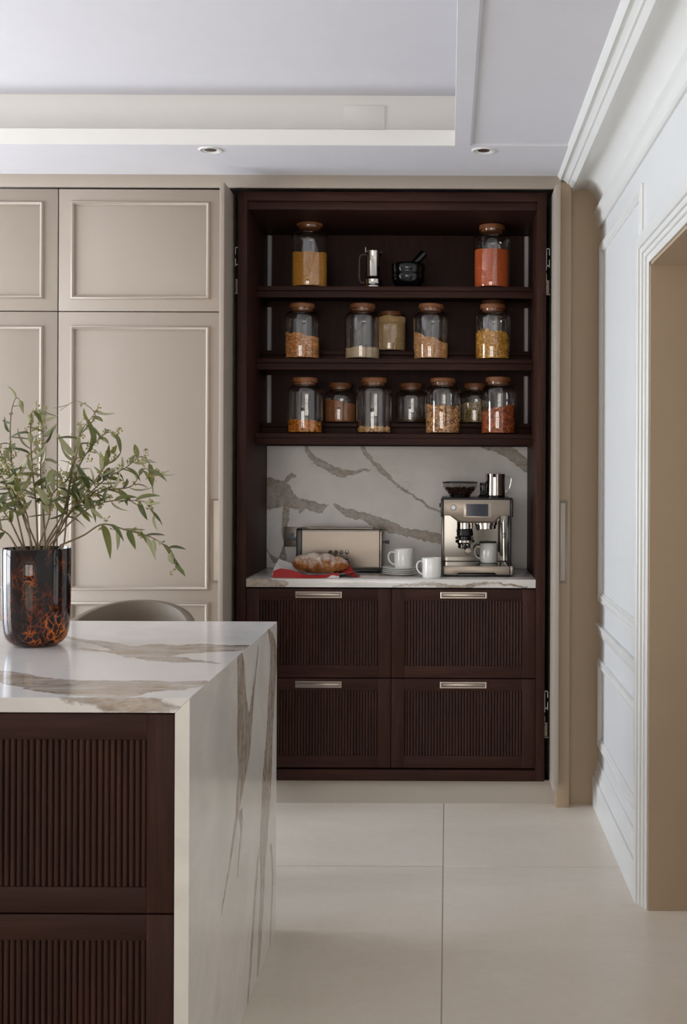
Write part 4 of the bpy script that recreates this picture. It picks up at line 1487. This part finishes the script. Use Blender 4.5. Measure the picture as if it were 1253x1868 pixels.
# grinder outlet with portafilter
GYc = 4.900
gx = PX(848, 980, GYc)
gzf = lambda py: PZ(848, py, GYc)
MB().lathe([(.033, gzf(950)), (.033, gzf(964))], 32, (gx, GYc, 0)).build('grinder_collar', M['chrome'], em)
MB().lathe([(.031, gzf(964)), (.033, gzf(968)), (.036, gzf(976)), (.032, gzf(978)), (.026, gzf(979)), (.026, gzf(984))], 32, (gx, GYc, 0)).build('funnel', M['black'], em)
pf = MB().lathe([(.030, gzf(983)), (.040, gzf(985)), (.041, gzf(989)), (.034, gzf(990.5)), (.030, gzf(992)), (.029, gzf(999)), (.022, gzf(1000.5))], 36, (gx, GYc, 0)).build('portafilter', M['chrome'], em)
hx, hz = PX(854.5, 1006, 4.80), PZ(854.5, 1006, 4.80)
MB().tube([(gx, GYc - .02, gzf(995)), (gx + .003, GYc - .045, gzf(997)), (hx, 4.83, hz), (hx, 4.803, hz)], [.008, .009, .0145, .0165], 20).build('portafilter_handle', M['black'], pf)
MB().lathe([(0, 4.8005), (.0120, 4.8005), (.0140, 4.802), (.0142, 4.806)], 28, (hx, 0, hz), 'y').build('handle_cap', M['steel'], pf)
# brew group, water spout and steam wand
bx_ = PX(886, 980, GYc)
MB().lathe([(.048, gzf(948)), (.048, gzf(957)), (.043, gzf(957.5)), (.043, gzf(964)), (.030, gzf(965))], 36, (bx_, GYc, 0)).build('brew_group', M['chrome'], em)
MB().tube([(PX(871, 955, 4.87), 4.87, gzf(955)), (PX(871, 962, 4.87), 4.87, gzf(962)), (PX(872, 967, 4.87), 4.868, gzf(966.5))], [.008, .007, .004], 12).build('water_spout', M['black'], em)
wx = PX(919, 980, 4.87)
wz = lambda py: PZ(919, py, 4.87)
sw = MB().tube([(wx - .002, 4.87, wz(948)), (wx - .001, 4.87, wz(975)), (wx, 4.865, wz(1000)), (wx + .001, 4.86, wz(1022))], .0045, 12).build('steam_wand', M['chrome'], em)
MB().lathe([(.006, wz(982)), (.0068, wz(978)), (.0062, wz(973)), (.005, wz(972))], 16, (wx, 4.869, 0)).build('wand_grip', M['nickel'], sw)
MB().box(wx - .014, wx - .004, 4.90, 4.93, wz(1015), wz(955)).build('wand_bracket', M['darksteel'], em, bevel=.002)
MB().box(x0 - .008, x0 - .001, 4.94, 4.96, PZ(803, 925, 4.94), PZ(803, 918, 4.94)).build('side_knob', M['black'], em, bevel=.001)
# bean hopper
HYc = 4.930
hx = PX(839, 890, HYc)
hop = MB().lathe([(.044, ZTOP), (.046, ZTOP + .010), (.050, ZTOP + .016), (.066, ZTOP + .034), (.0730, ZTOP + .044), (.0740, ZTOP + .060)], 48, (hx, HYc, 0), cap0=False, cap1=False).build('bean_hopper', M['smoke'], em)
MB().lathe([(0, ZTOP + .0600), (.0745, ZTOP + .0600), (.0765, ZTOP + .0625), (.0755, ZTOP + .0650), (.060, ZTOP + .0680), (0, ZTOP + .0690)], 48, (hx, HYc, 0)).build('hopper_lid', M['black'], hop)
MB().lathe([(.040, ZTOP), (.0435, ZTOP + .008), (.040, ZTOP + .014)], 36, (hx, HYc, 0)).build('hopper_collar', M['darksteel'], hop)
P = []
for k in range(420):
    zz = .016 + .026 * rng.random()
    rmax = .046 + (zz - .016) / .018 * .014
    rmax = min(rmax, .066)
    rr = rmax * (1 - .35 * rng.random() ** 2) if zz < .038 else rmax * math.sqrt(rng.random())
    aa = rng.random() * 6.283
    P.append((rr * math.cos(aa), rr * math.sin(aa), ZTOP + zz))
V, F = scatter(unit_octa(), np.array(P), (.0055, .004, .003))
food('coffee_beans', [(58, 34, 24), (72, 44, 32), (48, 28, 20)], .4)
b_ = place(np_mesh('coffee_beans', V, F, M['coffee_beans']), 'coffee_beans', (hx, HYc, 0), hop)
b_['kind'] = 'stuff'
# tamper and milk jug on the machine
X = PX(880.7, 895, 4.93)
t = thing('tamper', (X, 4.93, ZTOP), 'black coffee tamper standing between hopper and milk jug', 'tamper')
MB().lathe([(0, 0), (.022, 0), (.0225, .003), (.018, .008), (.012, .013), (.0115, .018)], 28, (X, 4.93, ZTOP)).build('foot', M['black'], t)
MB().lathe([(.0115, .017), (.0125, .022), (.0130, .058), (.0120, .0625), (0, .063)], 28, (X, 4.93, ZTOP)).build('grip', M['blackgloss'], t)
X = PX(903, 885, 4.93)
t = thing('milk_jug', (X, 4.93, ZTOP), 'polished steel milk jug on top of the espresso machine', 'jug')
MB().lathe([(0, 0), (.040, 0), (.0425, .002), (.0430, .010), (.0425, .05), (.0418, .085), (.0428, .100), (.0420, .1005), (.0408, .0990), (.0405, .05), (.040, .004), (0, .003)], 44, (X, 4.93, ZTOP)).build('body', M['chrome'], t, angle=50)
MB().tube([(X + .041, 4.93, ZTOP + .088), (X + .055, 4.93, ZTOP + .091), (X + .066, 4.93, ZTOP + .088), (X + .0695, 4.93, ZTOP + .080), (X + .066, 4.93, ZTOP + .055), (X + .060, 4.93, ZTOP + .036), (X + .052, 4.93, ZTOP + .029), (X + .042, 4.93, ZTOP + .022)], .0016, 8).build('handle', M['chrome'], t)
MB().prism([(X - .012, 4.93 - .040), (X + .004, 4.93 - .040), (X - .004, 4.93 - .047)], 'z', ZTOP + .086, ZTOP + .1003).build('spout', M['chrome'], t)
mug(PX(891.3, 1008, 4.962), 4.962, gz + .0030, 'white mug standing on the drip tray of the espresso machine', R_(18))

# ================================================================== vase with olive branches on the island
VY = 2.92
VX = PX(66.5, 1080, VY)
VR = .0848


def tortoise():
    m = NT('tortoiseshell_glass')
    p = m.obj((1, 1, .75))
    w = m.noise(p, 22, 4, .6, 0, True)
    mp = m.n('VectorMath', operation='MULTIPLY_ADD')
    m.t.links.new(w, mp.inputs[0]); mp.inputs[1].default_value = (.05, .05, .05); m.t.links.new(p, mp.inputs[2])
    vo = m.n('TexVoronoi', feature='DISTANCE_TO_EDGE'); vo.inputs['Scale'].default_value = 58
    m.t.links.new(mp.outputs[0], vo.inputs['Vector'])
    edge = m.ramp(vo.outputs['Distance'], [(.0, (1, 1, 1, 1)), (.10, (.5, .5, .5, 1)), (.26, (0, 0, 0, 1))])
    big = m.noise(m.obj((1, 1, .45)), 20, 3, .6)
    sp = m.n('SeparateXYZ'); m.t.links.new(m.obj(), sp.inputs[0])
    low = m.ramp(sp.outputs[2], [(.01, (.6, .6, .6, 1)), (.10, (.24, .24, .24, 1)), (.22, (.16, .16, .16, 1))])
    f = m.math('MULTIPLY', edge, m.math('ADD', low, m.math('MULTIPLY_ADD', big, 3.2, -1.55), clamp=True), clamp=True)
    col = m.ramp(f, [(.0, rgba((16, 8, 7))), (.3, rgba((58, 24, 12))), (.65, rgba((140, 62, 18))), (1, rgba((212, 126, 36)))])
    m.base(col, .05, 0, .45)
    m.b.inputs['Coat Weight'].default_value = .0
    m.b.inputs['Coat Roughness'].default_value = .02
    m.t.links.new(col, m.b.inputs['Subsurface Radius']) if False else None
    return m.mat


po = [(0, 0), (.046, 0), (.058, .004), (.068, .011), (.0755, .022), (.0800, .038), (.0825, .060), (.0838, .110), (.0848, .180), (.0850, .2445), (.0840, .2465), (.0815, .2465), (.0808, .2440), (.0800, .110), (.077, .050), (.068, .022), (.05, .012), (0, .010)]
tag(MB().lathe(po, 64, (VX, VY, IZ)).build('vase', tortoise(), angle=50), 'brown tortoiseshell glass vase on the marble island', 'vase')


def leafmat(name, c, c2, rough):
    m = NT(name)
    oi = m.n('ObjectInfo')
    m.base(m.mix(oi.outputs['Random'], rgba(c), rgba(c2)), rough, 0, .4)
    m.bump(m.noise(m.obj(), 220, 2), .15, .0005)
    return m.mat


M['leaf_top'] = leafmat('olive_leaf_upper', (70, 82, 42), (128, 130, 74), .35)
M['leaf_under'] = leafmat('olive_leaf_underside', (150, 152, 112), (184, 182, 144), .65)
M['twig'] = plain('olive_twig', (128, 108, 76), .7, .3, 90)
M['bud'] = plain('olive_flower_bud', (172, 160, 92), .7, .3, 120)


def leaf_mesh(bend, fold):
    n = 7
    top, V = [], []
    for i in range(n):
        t_ = i / (n - 1)
        w = .0072 * (math.sin(math.pi * (t_ ** .85)) ** .75) + (.0006 if i == 0 else 0.0002)
        x = .054 * t_
        zc = -bend * t_ * t_ * .048
        V += [(x, -w, zc + fold * w), (x, 0, zc), (x, w, zc + fold * w)]
    m = MB()
    k = len(V)
    F = []
    for i in range(n - 1):
        for j in range(2):
            a = i * 3 + j
            F.append((a, a + 3, a + 4, a + 1))
    m.mi = 0
    m.add([(x, y, z + .0004) for x, y, z in V], F)
    m.mi = 1
    m.add([(x, y, z - .0004) for x, y, z in V], [f[::-1] for f in F])
    return m.mesh('leaf', [M['leaf_top'], M['leaf_under']], (0, 0, 0), angle=80, fix=False)


LEAF = [leaf_mesh(b, f) for b, f in ((.15, .25), (.5, .35), (-.2, .2), (.9, .3), (.3, .6))]


def spline(pts, n):
    pts = [Vector(p) for p in pts]
    P = [pts[0] * 2 - pts[1]] + pts + [pts[-1] * 2 - pts[-2]]
    out = []
    k = len(pts) - 1
    for q in range(n + 1):
        t_ = q / n * k
        i = min(int(t_), k - 1)
        f = t_ - i
        a, b, c, d = P[i], P[i + 1], P[i + 2], P[i + 3]
        out.append(.5 * ((2 * b) + (c - a) * f + (2 * a - 5 * b + 4 * c - d) * f * f + (3 * b - a - 3 * c + d) * f ** 3))
    return out


ICO = unit_ico()


def branch(pts, label, yoff, n_leaf, bud=1.0, lsc=1.0, seed=0):
    rd = random.Random(seed)
    W = []
    k = len(pts) - 1
    for i, (zx, zy) in enumerate(pts):
        f = i / k
        Y = VY + yoff * f ** 1.2
        px, py = zx / 3.685, 700 + zy / 3.685
        W.append(at(px, py, Y))
    # foot of the stem inside the vase
    d0 = W[0] - Vector((VX, VY, IZ + .02))
    p0 = W[0].copy()
    p0.x = VX + max(-.070, min(.070, (p0.x - VX)))
    p0.y = VY + max(-.035, min(.035, yoff * .25))
    p0.z = max(p0.z, IZ + .240)
    W[0] = p0
    foot = Vector((VX - (p0.x - VX) * .5, VY - (p0.y - VY) * .6, IZ + .03))
    C = spline(W, 40)
    S = [foot, foot.lerp(C[0], .6)] + C
    t = thing('olive_branch', (p0.x, p0.y, IZ + .03), label, 'branch', 'olive branches in the vase')
    m = MB()
    rad = [.0026] * 2 + [.0026 * (1 - .72 * i / 40) for i in range(41)]
    m.tube(S, rad, 6)
    L = [0]
    for a, b in zip(C[:-1], C[1:]): L.append(L[-1] + (b - a).length)

    def at_len(l):
        for i in range(40):
            if L[i + 1] >= l:
                f = (l - L[i]) / max(1e-9, L[i + 1] - L[i])
                return C[i].lerp(C[i + 1], f), (C[i + 1] - C[i]).normalized()
        return C[-1], (C[-1] - C[-2]).normalized()
    buds = []
    l0 = L[-1] * .26
    for q in range(n_leaf):
        f = (q + .5 * rd.random()) / n_leaf
        l = l0 + (L[-1] - l0) * f
        p, tg = at_len(l)
        az = (q % 2) * math.pi + (q // 2 % 2) * math.pi / 2 + rd.uniform(-.6, .6)
        u = tg.orthogonal().normalized()
        w = tg.cross(u)
        side = u * math.cos(az) + w * math.sin(az)
        dr = (tg * rd.uniform(.35, 1.0) + side * rd.uniform(.5, 1.0) + Vector((0, 0, -rd.uniform(.0, .55)))).normalized()
        upv = Vector((rd.uniform(-.5, .5), rd.uniform(-.9, .3), 1.0)) * (1 if rd.random() < .6 else -1)
        yv = upv.cross(dr).normalized()
        zv = dr.cross(yv)
        Rm = Matrix((dr, yv, zv)).transposed()
        s = lsc * rd.uniform(.6, 1.12) * (1.0 - .25 * f)
        o = place(rd.choice(LEAF), 'leaf', p, t)
        o.rotation_euler = Rm.to_euler()
        o.scale = (s, s, s)
        # flower sprigs
        if rd.random() < bud:
            q2 = p + tg * .008
            dd = (side * -1 + tg * .6 + Vector((rd.uniform(-.4, .4), rd.uniform(-.4, .4), rd.uniform(-.2, .5)))).normalized()
            ln = rd.uniform(.012, .026)
            m.tube([q2, q2 + dd * ln], [.0006, .0004], 4)
            for _ in range(rd.randint(6, 11)):
                g = rd.uniform(.3, 1.05)
                e = q2 + dd * ln * g + Vector((rd.uniform(-1, 1), rd.uniform(-1, 1), rd.uniform(-1, 1))) * .0060
                buds.append(tuple(e - W[0]))
    m.build('stem', M['twig'], t, angle=60)
    if buds:
        V, F = scatter(ICO, np.array(buds), (.0024, .0021, .0021))
        b = place(np_mesh('flower_buds', V, F, M['bud']), 'flower_buds', W[0], t)
        b['kind'] = 'stuff'
    return t


BR = [
    ([(440, 1080), (560, 1020), (690, 945), (850, 985), (1000, 1025), (1110, 1090), (1172, 1165), (1180, 1250)], 'long olive branch drooping furthest to the right of the vase', -.10, 15, .45),
    ([(350, 1075), (450, 900), (560, 780), (700, 650), (850, 560), (960, 490), (1045, 610)], 'olive branch arching right with its tip hanging over the cabinet moulding', .06, 20, .8),
    ([(300, 1075), (430, 850), (470, 650), (520, 450), (540, 330), (620, 220), (655, 175)], 'upright olive branch just right of the cabinet door gap', .02, 18, .7),
    ([(330, 1075), (500, 830), (700, 720), (880, 690), (975, 570), (1050, 660)], 'olive branch reaching right below the arching one', -.04, 17, .7),
    ([(365, 1075), (520, 890), (690, 800), (850, 785), (1000, 805), (1040, 910)], 'olive branch bending right at mid height above the drooping one', -.12, 17, .6),
    ([(260, 1075), (240, 800), (212, 500), (206, 260), (225, 185), (310, 190)], 'upright olive branch with a hooked tip left of the door gap', -.03, 18, .7),
    ([(200, 1075), (100, 700), (70, 400), (75, 200), (110, 95), (160, 150)], 'tallest olive branch curling over at its tip on the left', .05, 14, .5),
    ([(180, 1080), (90, 800), (-20, 560), (-110, 420)], 'olive branch leaning out of the picture at upper left', -.08, 16, .9),
    ([(150, 1080), (40, 880), (-120, 720), (-260, 650)], 'olive branch leaning low towards the left picture edge', -.02, 15, .8),
    ([(280, 1075), (285, 760), (272, 560), (290, 350), (255, 210)], 'slim olive branch in the middle of the bouquet', .10, 16, .9),
    ([(340, 1075), (480, 720), (530, 560), (610, 430), (720, 330), (795, 345)], 'olive branch rising right of the middle with a bent tip', .10, 17, .8),
    ([(400, 1075), (470, 680), (520, 380), (640, 215), (520, 118), (405, 178)], 'thin olive branch looping back to the left at the top', .16, 7, .1),
    ([(130, 1085), (40, 1000), (-120, 930), (-260, 900)], 'lowest olive branch spreading left over the vase rim', -.10, 12, .4),
    ([(230, 1075), (150, 850), (70, 610), (-10, 430), (-50, 310)], 'olive branch full of buds standing left of the middle', .04, 18, 1.0),
    ([(290, 1070), (330, 900), (345, 760), (420, 640), (330, 560)], 'short olive twig in front of the cabinet door gap', -.10, 12, .7),
    ([(240, 1070), (180, 880), (120, 760), (110, 640), (60, 560)], 'short leafy olive twig at the left front of the bouquet', -.14, 14, .8),
    ([(320, 1070), (440, 900), (600, 700), (700, 560), (760, 440)], 'dense olive branch in the right middle of the bouquet', .0, 18, .9),
]
for i, (pts, lab, yo, nl, bd) in enumerate(BR):
    branch(pts, lab, yo, int(nl * 1.12), bd, 1.22, 100 + i)
